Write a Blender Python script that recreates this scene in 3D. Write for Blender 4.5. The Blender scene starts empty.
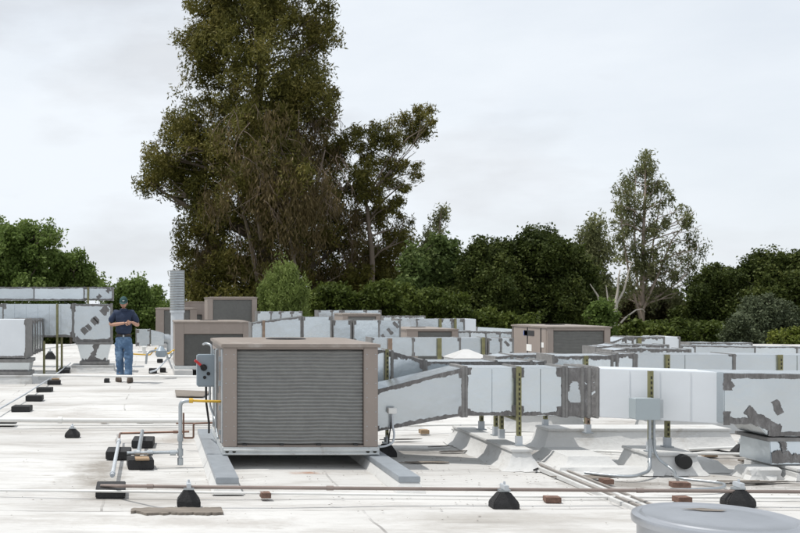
import bpy, bmesh, math, random
import numpy as np
from mathutils import Vector, Matrix
R = math.radians
random.seed(7)

# ------------------------------------------------------------------ camera, sky, sun, exposure
scene = bpy.context.scene
COL = scene.collection
H = 1.65                       # eye height above the roof
cam_d = bpy.data.cameras.new('camera'); cam = bpy.data.objects.new('camera', cam_d); COL.objects.link(cam)
cam.location = (0, 0, H); cam.rotation_euler = (R(90), 0, 0)
cam_d.sensor_width = 36; cam_d.lens = 45
cam_d.shift_x = 250 / 800; cam_d.shift_y = 36.5 / 800
cam_d.clip_start = 0.1; cam_d.clip_end = 6000
cam_d.dof.use_dof = True; cam_d.dof.focus_distance = 11.5; cam_d.dof.aperture_fstop = 6.3
scene.camera = cam

SUN = Vector((-0.36, 0.03, 0.93)).normalized()
world = bpy.data.worlds.new('World'); scene.world = world; world.use_nodes = True
nt = world.node_tree; nt.nodes.clear()
def N(nt, t, **k):
    n = nt.nodes.new(t)
    for a, b in k.items(): setattr(n, a, b)
    return n
wo = N(nt, 'ShaderNodeOutputWorld'); bg = N(nt, 'ShaderNodeBackground'); sky = N(nt, 'ShaderNodeTexSky', sky_type='NISHITA')
sky.sun_disc = False; sky.sun_elevation = math.asin(SUN.z); sky.sun_rotation = math.atan2(SUN.x, SUN.y)
sky.dust_density = 2.0; sky.air_density = 1.0
tc = N(nt, 'ShaderNodeTexCoord'); mp = N(nt, 'ShaderNodeMapping'); mp.inputs['Scale'].default_value = (1.6, 1.0, 4.5)
nz = N(nt, 'ShaderNodeTexNoise'); nz.inputs['Scale'].default_value = 1.7; nz.inputs['Detail'].default_value = 7; nz.inputs['Roughness'].default_value = .55
rp = N(nt, 'ShaderNodeValToRGB')
rp.color_ramp.elements[0].position = .30; rp.color_ramp.elements[0].color = (.80, .80, .80, 1)
rp.color_ramp.elements[1].position = .62; rp.color_ramp.elements[1].color = (.97, .97, .97, 1)
nz2 = N(nt, 'ShaderNodeTexNoise'); nz2.inputs['Scale'].default_value = 2.6; nz2.inputs['Detail'].default_value = 6
rp2 = N(nt, 'ShaderNodeValToRGB')
rp2.color_ramp.elements[0].position = .34; rp2.color_ramp.elements[0].color = (7.7, 8.0, 8.4, 1)
rp2.color_ramp.elements[1].position = .50; rp2.color_ramp.elements[1].color = (8.9, 9.4, 9.95, 1)
mx = N(nt, 'ShaderNodeMix', data_type='RGBA')
L = nt.links.new
L(tc.outputs['Generated'], mp.inputs['Vector']); L(mp.outputs[0], nz.inputs['Vector']); L(mp.outputs[0], nz2.inputs['Vector'])
L(nz.outputs['Fac'], rp.inputs['Fac']); L(nz2.outputs['Fac'], rp2.inputs['Fac'])
L(rp.outputs['Color'], mx.inputs['Factor']); L(sky.outputs['Color'], mx.inputs['A']); L(rp2.outputs['Color'], mx.inputs['B'])
L(mx.outputs['Result'], bg.inputs['Color']); bg.inputs['Strength'].default_value = 0.103; L(bg.outputs[0], wo.inputs['Surface'])
sl = bpy.data.lights.new('sun', 'SUN'); sl.energy = 3.3; sl.angle = R(.6); sl.color = (1, .965, .91)
so = bpy.data.objects.new('sun', sl); COL.objects.link(so); so.rotation_euler = SUN.to_track_quat('Z', 'Y').to_euler(); so.location = (0, 0, 30)
vs = scene.view_settings; vs.view_transform = 'Standard'; vs.look = 'None'; vs.exposure = 0.0; vs.gamma = 1; vs.use_curve_mapping = False
scene.render.resolution_x = 1024; scene.render.resolution_y = 682

# ------------------------------------------------------------------ helpers
def W(px, py, Y): return Vector(((px - 150) / 1000 * Y, Y, H - (py - 303) / 1000 * Y))
def G(px, py, z=0.0): return W(px, py, (H - z) * 1000 / (py - 303))
def X(px, Y): return (px - 150) / 1000 * Y
def Z(py, Y): return H - (py - 303) / 1000 * Y

class MB:
    def __init__(s): s.v = []; s.f = []
    def add(s, vs, fs):
        b = len(s.v); s.v += [Vector(p) for p in vs]; s.f += [tuple(b + i for i in f) for f in fs]; return s
    def box(s, x0, x1, y0, y1, z0, z1):
        return s.add([(x0,y0,z0),(x1,y0,z0),(x1,y1,z0),(x0,y1,z0),(x0,y0,z1),(x1,y0,z1),(x1,y1,z1),(x0,y1,z1)],
                     [(0,3,2,1),(4,5,6,7),(0,1,5,4),(1,2,6,5),(2,3,7,6),(3,0,4,7)])
    def loft(s, rings, cap=True):
        n = len(rings[0]); vs = [p for r in rings for p in r]; fs = []
        for k in range(len(rings) - 1):
            for i in range(n):
                j = (i + 1) % n; fs.append((k*n+i, k*n+j, (k+1)*n+j, (k+1)*n+i))
        if cap: fs += [tuple(range(n))[::-1], tuple((len(rings)-1)*n + i for i in range(n))]
        return s.add(vs, fs)
    def tube(s, pts, r, n=10):
        pts = [Vector(p) for p in pts]; rs = r if isinstance(r, (list, tuple)) else [r] * len(pts)
        d0 = (pts[1] - pts[0]).normalized(); up = Vector((0,0,1)) if abs(d0.z) < .9 else Vector((1,0,0))
        u = d0.cross(up).normalized(); rings = []
        for i, p in enumerate(pts):
            a = pts[max(i-1,0)]; b = pts[min(i+1,len(pts)-1)]; d = (b - a).normalized()
            u = (u - d * u.dot(d)).normalized(); w = d.cross(u)
            rings.append([p + (u*math.cos(2*math.pi*k/n) + w*math.sin(2*math.pi*k/n)) * rs[i] for k in range(n)])
        return s.loft(rings)
    def bend(s, pts, r, fil=.05, n=10, seg=5):      # polyline pipe with rounded corners
        P = [Vector(p) for p in pts]; out = [P[0]]
        for i in range(1, len(P)-1):
            a = (P[i-1]-P[i]); b = (P[i+1]-P[i]); f = min(fil, a.length*.45, b.length*.45); a.normalize(); b.normalize()
            p0 = P[i]+a*f; p2 = P[i]+b*f
            for k in range(seg+1):
                t = k/seg; out.append(p0*(1-t)**2 + P[i]*2*t*(1-t) + p2*t*t)
        out.append(P[-1]); return s.tube(out, r, n)
    def lathe(s, prof, c, n=32):                    # prof: (r,z) list
        c = Vector(c); rings = [[c + Vector((r*math.cos(2*math.pi*k/n), r*math.sin(2*math.pi*k/n), z)) for k in range(n)] for r, z in prof]
        return s.loft(rings)
    def jag(s, a, b, v, w0, w1, amp=.5, off=Vector((0,-.003,0)), n=26, seed=0):   # ragged smear along a-b
        s.k = getattr(s, 'k', 0)+1; off = off*(1+.22*s.k)
        rnd = random.Random(seed*31+int((a.x*13+a.z*7+b.x*3)*100)); a = a+off; b = b+off; vs=[]; n = int(n*1.6)
        lo=hi=0
        for k in range(n+1):
            p = a.lerp(b, k/n); lo = .82*lo+.26*rnd.uniform(-amp, amp)*2; hi = .82*hi+.26*rnd.uniform(-amp, amp)*2
            if k in (0, n): lo=hi=0
            vs += [p - v*w0*max(.15,1+lo), p + v*w1*max(.15,1+hi)]
        return s.add(vs, [(2*k,2*k+1,2*k+3,2*k+2) for k in range(n)])
    def build(s, name, m, parent=None, smooth=False, bevel=0, kind=None):
        me = bpy.data.meshes.new(name); o0 = parent_world(parent)
        me.from_pydata([p - o0 for p in s.v], [], s.f); me.update()
        bm = bmesh.new(); bm.from_mesh(me); bmesh.ops.recalc_face_normals(bm, faces=bm.faces)
        if bevel: bmesh.ops.bevel(bm, geom=[e for e in bm.edges if len(e.link_faces)==2 and e.calc_face_angle(0)>.5], offset=bevel, segments=2, affect='EDGES', clamp_overlap=True)
        bm.to_mesh(me); bm.free()
        if smooth:
            me.polygons.foreach_set('use_smooth', [True]*len(me.polygons))
            try: me.set_sharp_from_angle(angle=R(40))
            except Exception: pass
        me.materials.append(m)
        o = bpy.data.objects.new(name, me); COL.objects.link(o)
        if parent: o.parent = parent
        if kind: o['kind'] = kind
        return o
def parent_world(p):
    v = Vector((0,0,0))
    while p is not None: v += p.location; p = p.parent
    return v
def thing(name, label, cat, loc=(0,0,0), group=None):
    o = bpy.data.objects.new(name, None); COL.objects.link(o); o.location = loc; o.empty_display_size = .2
    o['label'] = label; o['category'] = cat
    o['kind'] = 'thing'
    if group: o['group'] = group
    return o
def tag(o, label, cat, group=None):
    o['label'] = label; o['category'] = cat
    if group: o['group'] = group
    return o
def recentre(o, p):                                  # put a one-mesh thing's origin at its base
    p = Vector(p); o.data.transform(Matrix.Translation(-p)); o.location = p; return o
def dup(o, loc=None, parent=None):
    c = o.copy(); COL.objects.link(c)
    if parent is not None: c.parent = parent
    if loc is not None: c.location = loc
    for ch in [x for x in COL.objects if x.parent == o]: dup(ch, None, c)
    return c

# ------------------------------------------------------------------ materials
def mat(name, col, rough=.6, metal=0., var=.12, scale=3., bump=.0, bscale=60., spec=.5, dirt=None, dscale=1.2, dlo=.55, dhi=.75, rnd=0., stretch=(1,1,1)):
    m = bpy.data.materials.new(name); m.use_nodes = True; t = m.node_tree; b = t.nodes['Principled BSDF']; K = t.links.new
    b.inputs['Roughness'].default_value = rough; b.inputs['Metallic'].default_value = metal; b.inputs['Specular IOR Level'].default_value = spec
    g = N(t, 'ShaderNodeNewGeometry'); mpp = N(t, 'ShaderNodeMapping'); mpp.inputs['Scale'].default_value = stretch; K(g.outputs['Position'], mpp.inputs['Vector'])
    n1 = N(t, 'ShaderNodeTexNoise'); n1.inputs['Scale'].default_value = scale; n1.inputs['Detail'].default_value = 8; n1.inputs['Roughness'].default_value = .65
    K(mpp.outputs[0], n1.inputs['Vector'])
    mr = N(t, 'ShaderNodeMapRange'); mr.inputs['From Min'].default_value=.25; mr.inputs['From Max'].default_value=.75; mr.inputs['To Min'].default_value = 1-var; mr.inputs['To Max'].default_value = 1+var
    K(n1.outputs['Fac'], mr.inputs['Value'])
    vm = N(t, 'ShaderNodeVectorMath', operation='SCALE'); vm.inputs[0].default_value = col; K(mr.outputs[0], vm.inputs['Scale'])
    out = vm.outputs[0]
    if rnd:
        oi = N(t, 'ShaderNodeObjectInfo'); m2 = N(t, 'ShaderNodeMapRange'); m2.inputs['To Min'].default_value = 1-rnd; m2.inputs['To Max'].default_value = 1+rnd; K(oi.outputs['Random'], m2.inputs['Value'])
        v2 = N(t, 'ShaderNodeVectorMath', operation='SCALE'); K(out, v2.inputs[0]); K(m2.outputs[0], v2.inputs['Scale']); out = v2.outputs[0]
    if dirt:
        n2 = N(t, 'ShaderNodeTexNoise'); n2.inputs['Scale'].default_value = dscale; n2.inputs['Detail'].default_value = 9; n2.inputs['Roughness'].default_value = .7; K(mpp.outputs[0], n2.inputs['Vector'])
        r2 = N(t, 'ShaderNodeMapRange'); r2.inputs['From Min'].default_value = dlo; r2.inputs['From Max'].default_value = dhi; K(n2.outputs['Fac'], r2.inputs['Value'])
        mm = N(t, 'ShaderNodeMix', data_type='RGBA'); K(r2.outputs[0], mm.inputs['Factor']); K(out, mm.inputs['A']); mm.inputs['B'].default_value = (*dirt, 1); out = mm.outputs['Result']
    K(out, b.inputs['Base Color'])
    if bump:
        n3 = N(t, 'ShaderNodeTexNoise'); n3.inputs['Scale'].default_value = bscale; n3.inputs['Detail'].default_value = 4; K(mpp.outputs[0], n3.inputs['Vector'])
        bp = N(t, 'ShaderNodeBump'); bp.inputs['Strength'].default_value = bump; bp.inputs['Distance'].default_value = .02; K(n3.outputs['Fac'], bp.inputs['Height']); K(bp.outputs[0], b.inputs['Normal'])
    return m
def roof_mat():
    m = bpy.data.materials.new('white_roof_coating'); m.use_nodes = True; t = m.node_tree; b = t.nodes['Principled BSDF']; K = t.links.new
    b.inputs['Roughness'].default_value = .75; b.inputs['Specular IOR Level'].default_value = .3
    g = N(t, 'ShaderNodeNewGeometry')
    def noise(sc, det, st, lo, hi, rough=.6, off=(0,0,0)):
        mpp = N(t, 'ShaderNodeMapping'); mpp.inputs['Scale'].default_value = st; mpp.inputs['Location'].default_value = off; K(g.outputs['Position'], mpp.inputs['Vector'])
        n = N(t, 'ShaderNodeTexNoise'); n.inputs['Scale'].default_value = sc; n.inputs['Detail'].default_value = det; n.inputs['Roughness'].default_value = rough; K(mpp.outputs[0], n.inputs['Vector'])
        r = N(t, 'ShaderNodeMapRange'); r.inputs['From Min'].default_value = lo; r.inputs['From Max'].default_value = hi; K(n.outputs['Fac'], r.inputs['Value'])
        return r.outputs[0], n.outputs['Fac']
    def mixc(fac, a, c, s=1.):
        if s != 1.:
            q = N(t, 'ShaderNodeMath', operation='MULTIPLY'); K(fac, q.inputs[0]); q.inputs[1].default_value = s; fac = q.outputs[0]
        mm = N(t, 'ShaderNodeMix', data_type='RGBA'); K(fac, mm.inputs['Factor'])
        if isinstance(a, tuple): mm.inputs['A'].default_value = (*a, 1)
        else: K(a, mm.inputs['A'])
        mm.inputs['B'].default_value = (*c, 1); return mm.outputs['Result']
    f1, _ = noise(.35, 6, (1,1.6,1), .40, .70)
    c = mixc(f1, (.58,.575,.56), (.44,.43,.415), .85)
    f2, _ = noise(.8, 10, (.45,1.5,1), .49, .66, .74, (3,5,0))          # grey brown ponding stains
    c = mixc(f2, c, (.25,.225,.195), .62)
    f3, _ = noise(4.2, 10, (.22,1.8,1), .53, .70, .78, (1,2,0))           # fine streaks
    c = mixc(f3, c, (.24,.225,.21), .55)
    mk = None
    def blot(x, y, rx, ry, colr, s_):
        nonlocal c
        v = N(t, 'ShaderNodeVectorMath', operation='SUBTRACT'); K(g.outputs['Position'], v.inputs[0]); v.inputs[1].default_value = (x, y, 0)
        d = N(t, 'ShaderNodeVectorMath', operation='MULTIPLY'); K(v.outputs[0], d.inputs[0]); d.inputs[1].default_value = (1/rx, 1/ry, 0)
        n = N(t, 'ShaderNodeTexNoise'); n.inputs['Scale'].default_value = 2.6; n.inputs['Detail'].default_value = 9; n.inputs['Roughness'].default_value = .75; K(g.outputs['Position'], n.inputs['Vector'])
        l = N(t, 'ShaderNodeVectorMath', operation='LENGTH'); K(d.outputs[0], l.inputs[0])
        a = N(t, 'ShaderNodeMath', operation='MULTIPLY_ADD'); K(n.outputs['Fac'], a.inputs[0]); a.inputs[1].default_value = 2.6; 
        q = N(t, 'ShaderNodeMath', operation='MULTIPLY'); K(l.outputs['Value'], q.inputs[0]); q.inputs[1].default_value = -1; K(q.outputs[0], a.inputs[2])
        r = N(t, 'ShaderNodeMapRange'); r.inputs['From Min'].default_value = .35; r.inputs['From Max'].default_value = 1.15; K(a.outputs[0], r.inputs['Value'])
        c = mixc(r.outputs[0], c, colr, s_)
    for b_ in ((-.5,9.7,.35,1.5,(.20,.175,.145),.75),(.35,12.1,.5,.5,(.25,.21,.17),.6),(4.6,9.2,1.2,.35,(.15,.13,.11),.7),(3.0,11.1,.7,.5,(.14,.13,.12),.7),(6.1,10.6,1.0,.6,(.16,.135,.11),.75),(5.6,9.1,.9,.25,(.14,.12,.10),.7),
               (1.55,9.75,.22,.10,(.32,.12,.04),.8),(7.6,13.5,1.8,1.0,(.19,.16,.13),.7),(-1.2,14.5,.9,1.5,(.30,.27,.24),.5),(.2,7.6,1.2,.25,(.30,.27,.24),.5),(4.4,11.0,.8,.5,(.17,.15,.13),.65),(2.5,7.7,.9,.3,(.32,.30,.27),.5)): blot(*b_)
    f4, h = noise(38, 5, (1,1,1), .66, .78)                             # specks
    c = mixc(f4, c, (.22,.20,.18), .7)
    f6, _ = noise(1.6, 10, (.30,2.2,1), .60, .63, .70, (9,4,0))
    f7, _ = noise(2.5, 6, (1,1,1), .45, .6)
    q6 = N(t, 'ShaderNodeMath', operation='MULTIPLY'); K(f6, q6.inputs[0]); K(f7, q6.inputs[1]); c = mixc(q6.outputs[0], c, (.24,.21,.18), .55)
    mpb = N(t, 'ShaderNodeMapping'); mpb.inputs['Location'].default_value = (.35,.2,0)
    wn = N(t, 'ShaderNodeTexNoise'); wn.inputs['Scale'].default_value = 1.3; wn.inputs['Detail'].default_value = 3
    K(g.outputs['Position'], wn.inputs['Vector'])
    wv = N(t, 'ShaderNodeVectorMath', operation='MULTIPLY_ADD'); K(wn.outputs['Color'], wv.inputs[0]); wv.inputs[1].default_value = (.10,.10,0); K(g.outputs['Position'], wv.inputs[2])
    K(wv.outputs[0], mpb.inputs['Vector'])
    br = N(t, 'ShaderNodeTexBrick'); br.inputs['Scale'].default_value = 1; br.inputs['Brick Width'].default_value = 4.2; br.inputs['Row Height'].default_value = .92
    br.inputs['Mortar Size'].default_value = .014; br.inputs['Mortar Smooth'].default_value = .4; K(mpb.outputs[0], br.inputs['Vector'])
    f5, _ = noise(1.7, 5, (1,1,1), .35, .60)
    q = N(t, 'ShaderNodeMath', operation='MULTIPLY'); K(br.outputs['Fac'], q.inputs[0]); K(f5, q.inputs[1])
    c = mixc(q.outputs[0], c, (.22,.21,.20), .8)
    K(c, b.inputs['Base Color'])
    _, hb = noise(2.2, 8, (.6,1.3,1), 0, 1)
    bp = N(t, 'ShaderNodeBump'); bp.inputs['Strength'].default_value = .5; bp.inputs['Distance'].default_value = .05; K(hb, bp.inputs['Height'])
    bp2 = N(t, 'ShaderNodeBump'); bp2.inputs['Strength'].default_value = .4; bp2.inputs['Distance'].default_value = .01; K(br.outputs['Fac'], bp2.inputs['Height']); K(bp.outputs[0], bp2.inputs['Normal'])
    K(bp2.outputs[0], b.inputs['Normal'])
    return m
M = {}
M['roof'] = roof_mat()
M['membrane'] = mat('white_membrane', (.56,.56,.55), .65, var=.06, scale=4, bump=.4, bscale=14, dirt=(.40,.38,.35), dscale=2.3, dlo=.55, dhi=.72, stretch=(1,1,1.5))
M['duct'] = mat('galvanised_duct', (.60,.645,.675), .25, .86, var=.07, scale=1.4, bump=.9, bscale=1.7, rnd=.12)
M['duct_pale_lit'] = mat('pale_and_sunlit_duct', (.70,.73,.76), .42, .35, var=.05, scale=1.8, bump=.06, bscale=3.0, rnd=.03)  # paler metal for the duct boxes; on the angled run it paints in sunlight
M['mastic'] = mat('duct_sealant', (.165,.158,.155), .8, var=.35, scale=16, bump=.6, bscale=50, dirt=(.30,.30,.30), dscale=11, dlo=.54, dhi=.72, stretch=(1.6,1,.6))
M['strip'] = mat('aged_flange', (.21,.205,.20), .7, .2, var=.3, scale=12)
M['brown'] = mat('taupe_cabinet_paint', (.272,.228,.200), .5, var=.05, scale=6, rnd=.03, dirt=(.36,.30,.27), dscale=5, dlo=.56, dhi=.8)
M['browntop'] = mat('taupe_cabinet_top', (.25,.21,.18), .5, var=.15, scale=7, dirt=(.42,.39,.36), dscale=2.2, dlo=.55, dhi=.75)
M['grille'] = mat('coil_guard_grey', (.29,.29,.28), .5, .2, var=.12, scale=14)
M['dark'] = mat('dark_recess', (.03,.03,.032), .8)
M['galv'] = mat('galvanised_steel', (.40,.43,.45), .38, .7, var=.16, scale=9, bump=.15, bscale=30)
M['galvpaint'] = mat('pale_grey_steel', (.50,.53,.56), .5, .2, var=.08, scale=6)
M['railcap'] = mat('sleeper_cap_metal', (.33,.36,.39), .45, .35, var=.12, scale=7, bump=.1, bscale=20)
M['pan'] = mat('base_rail_steel', (.55,.57,.57), .45, .35, var=.14, scale=6, dirt=(.34,.32,.30), dscale=8, dlo=.56, dhi=.72)
M['olive'] = mat('yellow_zinc_strut', (.215,.205,.10), .5, .35, var=.3, scale=14)
M['rust'] = mat('rusty_strut', (.26,.19,.14), .7, .2, var=.3, scale=16)
M['hole'] = mat('strut_slot_dark', (.03,.028,.02), .8)
M['rubber'] = mat('black_rubber', (.018,.018,.019), .75, var=.4, scale=30, bump=.3, bscale=80)
M['wood'] = mat('weathered_wood', (.34,.24,.15), .8, var=.25, scale=12, stretch=(1,6,6))
M['brick'] = mat('red_brown_block', (.17,.10,.075), .85, var=.5, dirt=(.10,.07,.05), dscale=14, scale=18, bump=.5, bscale=60)
M['pipebrown'] = mat('aged_copper_pipe', (.235,.19,.17), .55, .3, var=.3, scale=7, stretch=(.3,1,1))
M['copper'] = mat('copper_tube', (.20,.12,.09), .45, .6, var=.25, scale=12)
M['pvc'] = mat('white_pvc', (.70,.70,.68), .5, var=.08, scale=6)
M['yellow'] = mat('yellow_gas_hose', (.62,.38,.04), .5, var=.12, scale=12)
M['switch'] = mat('switch_box_grey', (.25,.30,.34), .45, .1, var=.06)
M['boxlt'] = mat('junction_box_light_grey', (.37,.42,.44), .45, .1, var=.05)
M['red'] = mat('red_plastic', (.50,.03,.03), .4)
M['blue'] = mat('blue_sticker', (.06,.13,.42), .4)
M['white'] = mat('white_label', (.75,.75,.73), .5)
M['board'] = mat('weathered_plywood', (.19,.165,.14), .85, var=.55, scale=5, stretch=(.5,4,1))
M['batten'] = mat('weathered_batten', (.30,.28,.26), .85, var=.3, scale=6, stretch=(4,.4,1))
M['scrap'] = mat('dark_mastic_scrap', (.07,.062,.055), .85, var=.4, scale=20)
M['sock'] = mat('black_pipe_boot', (.02,.02,.02), .8)
M['hull'] = mat('lid_paint', (.40,.415,.44), .33, .75, var=.14, scale=2.2, bump=.15, bscale=2.5, dirt=(.38,.40,.44), dscale=6, dlo=.58, dhi=.75)

# ------------------------------------------------------------------ setting
g = MB().box(-900, 1100, -60, 4000, -6.2, -6).build('ground', mat('dry_grass_ground', (.10,.11,.05), .9, var=.3, scale=.2), kind='structure')
# roof as a finely divided sheet with slight waves, on a slab
def roof():
    x0,x1,y0,y1 = -26, 44, -6, 40.5; me = MB()
    nx, ny = 150, 130
    vs = []; fs = []
    for j in range(ny+1):
        for i in range(nx+1):
            x = x0+(x1-x0)*i/nx; t = j/ny; y = y0+(y1-y0)*t
            z = .006*math.sin(x*1.3+.5*y)+.005*math.sin(y*2.1-.7*x)+.004*math.sin(3.1*x+1.7*y)-.012
            vs.append((x,y,z))
    for j in range(ny):
        for i in range(nx): a=j*(nx+1)+i; fs.append((a,a+1,a+nx+2,a+nx+1))
    me.add(vs, fs); o = me.build('roof', M['roof'], smooth=True, kind='structure'); return o
roof()
w = MB().box(-26, 44, -6, 40.5, -6, -.08).build('building_wall', mat('stucco', (.45,.42,.38), .8), kind=None)
tag(recentre(w, (9,17,-6)), 'stucco building body carrying the white roof', 'building')

# ------------------------------------------------------------------ ducts
def sx(x, yf, d, z0, z1): return [Vector((x,yf,z0)), Vector((x,yf,z1)), Vector((x,yf+d,z1)), Vector((x,yf+d,z0))]
def sy(y, xf, d, z0, z1): return [Vector((xf,y,z0)), Vector((xf,y,z1)), Vector((xf-d,y,z1)), Vector((xf-d,y,z0))]   # visible side at +x
def spx(px, Y, pt, pb, d=.4): return sx(X(px,Y), Y, d, Z(pb,Y), Z(pt,Y))
def duct(name, label, secs, joints='all', edges=True, m='duct', group='sheet metal air ducts', seams=0, smear=.06, fl=.03, amp=.5, cat='duct', patches=()):
    base = (secs[0][0]+secs[-1][0])/2; base = Vector((base.x, base.y, min(s[0].z for s in secs)))
    t = thing(name, label, cat, base, group)
    for i in range(len(secs)-1):
        a, b = secs[i], secs[i+1]
        e = (b[0]-a[0]).normalized()*.002
        A = [p+e for p in a]; B = [p-e for p in b]
        s = MB().loft([A, B]).build('duct_section', M[m], t, bevel=.006)
        nrm = -(a[3]-a[0]).normalized()*.004
        if seams:
            mb = MB(); L_ = (b[0]-a[0]).length; k = max(1, int(L_/seams)); e1=(b[0]-a[0]).normalized()
            for q in range(1, k+1):
                f = q/(k+1); lo = a[0].lerp(b[0], f); hi = a[1].lerp(b[1], f); w2 = e1*.004
                h0 = (hi-lo)*.03
                mb.loft([[lo+h0-w2+nrm*.2, lo+h0+nrm*2.2, lo+h0+w2+nrm*.2],[hi-h0-w2+nrm*.2, hi-h0+nrm*2.2, hi-h0+w2+nrm*.2]])
            mb.build('standing_seam', M[m], s)
        if edges:
            up = (a[1]-a[0]).normalized(); mb = MB()
            mb.jag(a[0]+up*.012, b[0]+up*.012, up, .01, smear*.30, amp, nrm, 40, i)
            mb.build('sealant', M['mastic'], s); mb = MB()
            if (edges == 'both'): mb.jag(a[1]-up*.012, b[1]-up*.012, up, smear*.30, .01, amp, nrm, 40, i+9); mb.build('sealant', M['mastic'], s)
    idx = range(len(secs)) if joints == 'all' else joints
    for i in idx:
        c = sum(secs[i], Vector())/4
        d = ((secs[min(i+1,len(secs)-1)][0]-secs[max(i-1,0)][0])).normalized()*fl/2
        ring = [p + (p-c).normalized()*.022 for p in secs[i]]
        j = MB().loft([[p-d for p in ring],[p+d for p in ring]]).build('joint_flange', M['strip'], t, bevel=.004)
        up = (secs[i][1]-secs[i][0]).normalized(); nrm = -(secs[i][3]-secs[i][0]).normalized()*.006
        mb = MB(); e = d.normalized()
        if i > 0 or i < len(secs)-1:
            for sgn, ok in ((-1, i>0), (1, i<len(secs)-1)):
                if not ok: continue
                o = secs[i+sgn]; dv = (o[0]-secs[i][0]).normalized(); du = (o[1]-secs[i][1]).normalized()
                q0 = secs[i][0]; q1 = secs[i][1]; n=70; rnd = random.Random(i*7+sgn+int(q0.x*50)); vs=[]; wv=0; cw = rnd.uniform(.35,1.15); ct = rnd.uniform(.55,.85); cw = .85 if smear>=.19 else cw; ct = .45 if smear>=.19 else ct
                for k in range(n+1):
                    f=k/n; p=q0.lerp(q1,f); dd=dv.lerp(du,f)
                    end = .5+.9*(abs(f-.5)*2)**3
                    wv = .86*wv+.24*rnd.uniform(-1,1)*amp*2
                    vs += [p+nrm, p+nrm*.7+dd*smear*.8*max(.08, (cw if abs(f-.5)*2>ct else .20)+wv*.22)]
                mb.add(vs, [(2*k,2*k+1,2*k+3,2*k+2) for k in range(n)])
            mb.build('joint_sealant', M['mastic'], j)
    for (i, u, v, w_, h_, ang) in patches:           # diagonal sealant dabs on the front of section i
        a, b = secs[i], secs[i+1]; e = (b[0]-a[0]).normalized(); up = Vector((0,0,1)); nrm = -(a[3]-a[0]).normalized()*.006
        p = a[0].lerp(b[0], u); q = a[1].lerp(b[1], u); c = p.lerp(q, v)+nrm
        dx = (e*math.cos(ang)+up*math.sin(ang)); dz = (-e*math.sin(ang)+up*math.cos(ang))
        mb = MB(); mb.jag(c-dx*w_/2, c+dx*w_/2, dz, h_/2, h_/2, .35, Vector((0,0,0)), 12, int(u*90))
        mb.build('sealant_patch', M['mastic'], t)
    return t

# A: main foreground run
YA = 10.3; zt, zb = .985, .490
A = [sx(2.31, 10.42, .6, .30, .735), sx(X(463,YA), YA, .42, zb, zt)]
dA = duct('air_duct', 'sloping sheet metal duct rising from the right side of the big taupe unit', A, joints=(0,1), edges='both', smear=.10)
A = [sx(X(466,YA),YA,.42,zb,zt), sx(X(518,YA),YA,.42,zb,zt), sx(X(563,YA),YA,.42,zb,zt)]
duct('air_duct', 'horizontal metal duct directly right of the sloping duct, held by the tall olive post', A, edges=True, smear=.09, seams=.3)
A = [sx(X(566,YA),YA,.42,zb-.004,zt), sx(X(581,YA),YA-.03,.42,zb-.004,zt), sx(X(589,10.25),10.25,.42,zb-.004,zt), sx(X(597,10.2),10.2,.45,zb,zt)]
duct('air_duct', 'short kinked duct collar heavily smeared with dark grey sealant', A, smear=.20, amp=.8, edges='both')
A = [sx(X(600,10.16),10.16,.45,zb,zt), sx(X(722,9.6),9.6,.45,zb,zt)]
duct('air_duct', 'clean duct with sunlight painted into its tone, angling toward the viewer behind the grey junction box', A, joints=(), m='duct_pale_lit', edges=False, seams=.29)  # the brightness of this sunlit piece is put into its paler colour
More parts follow.
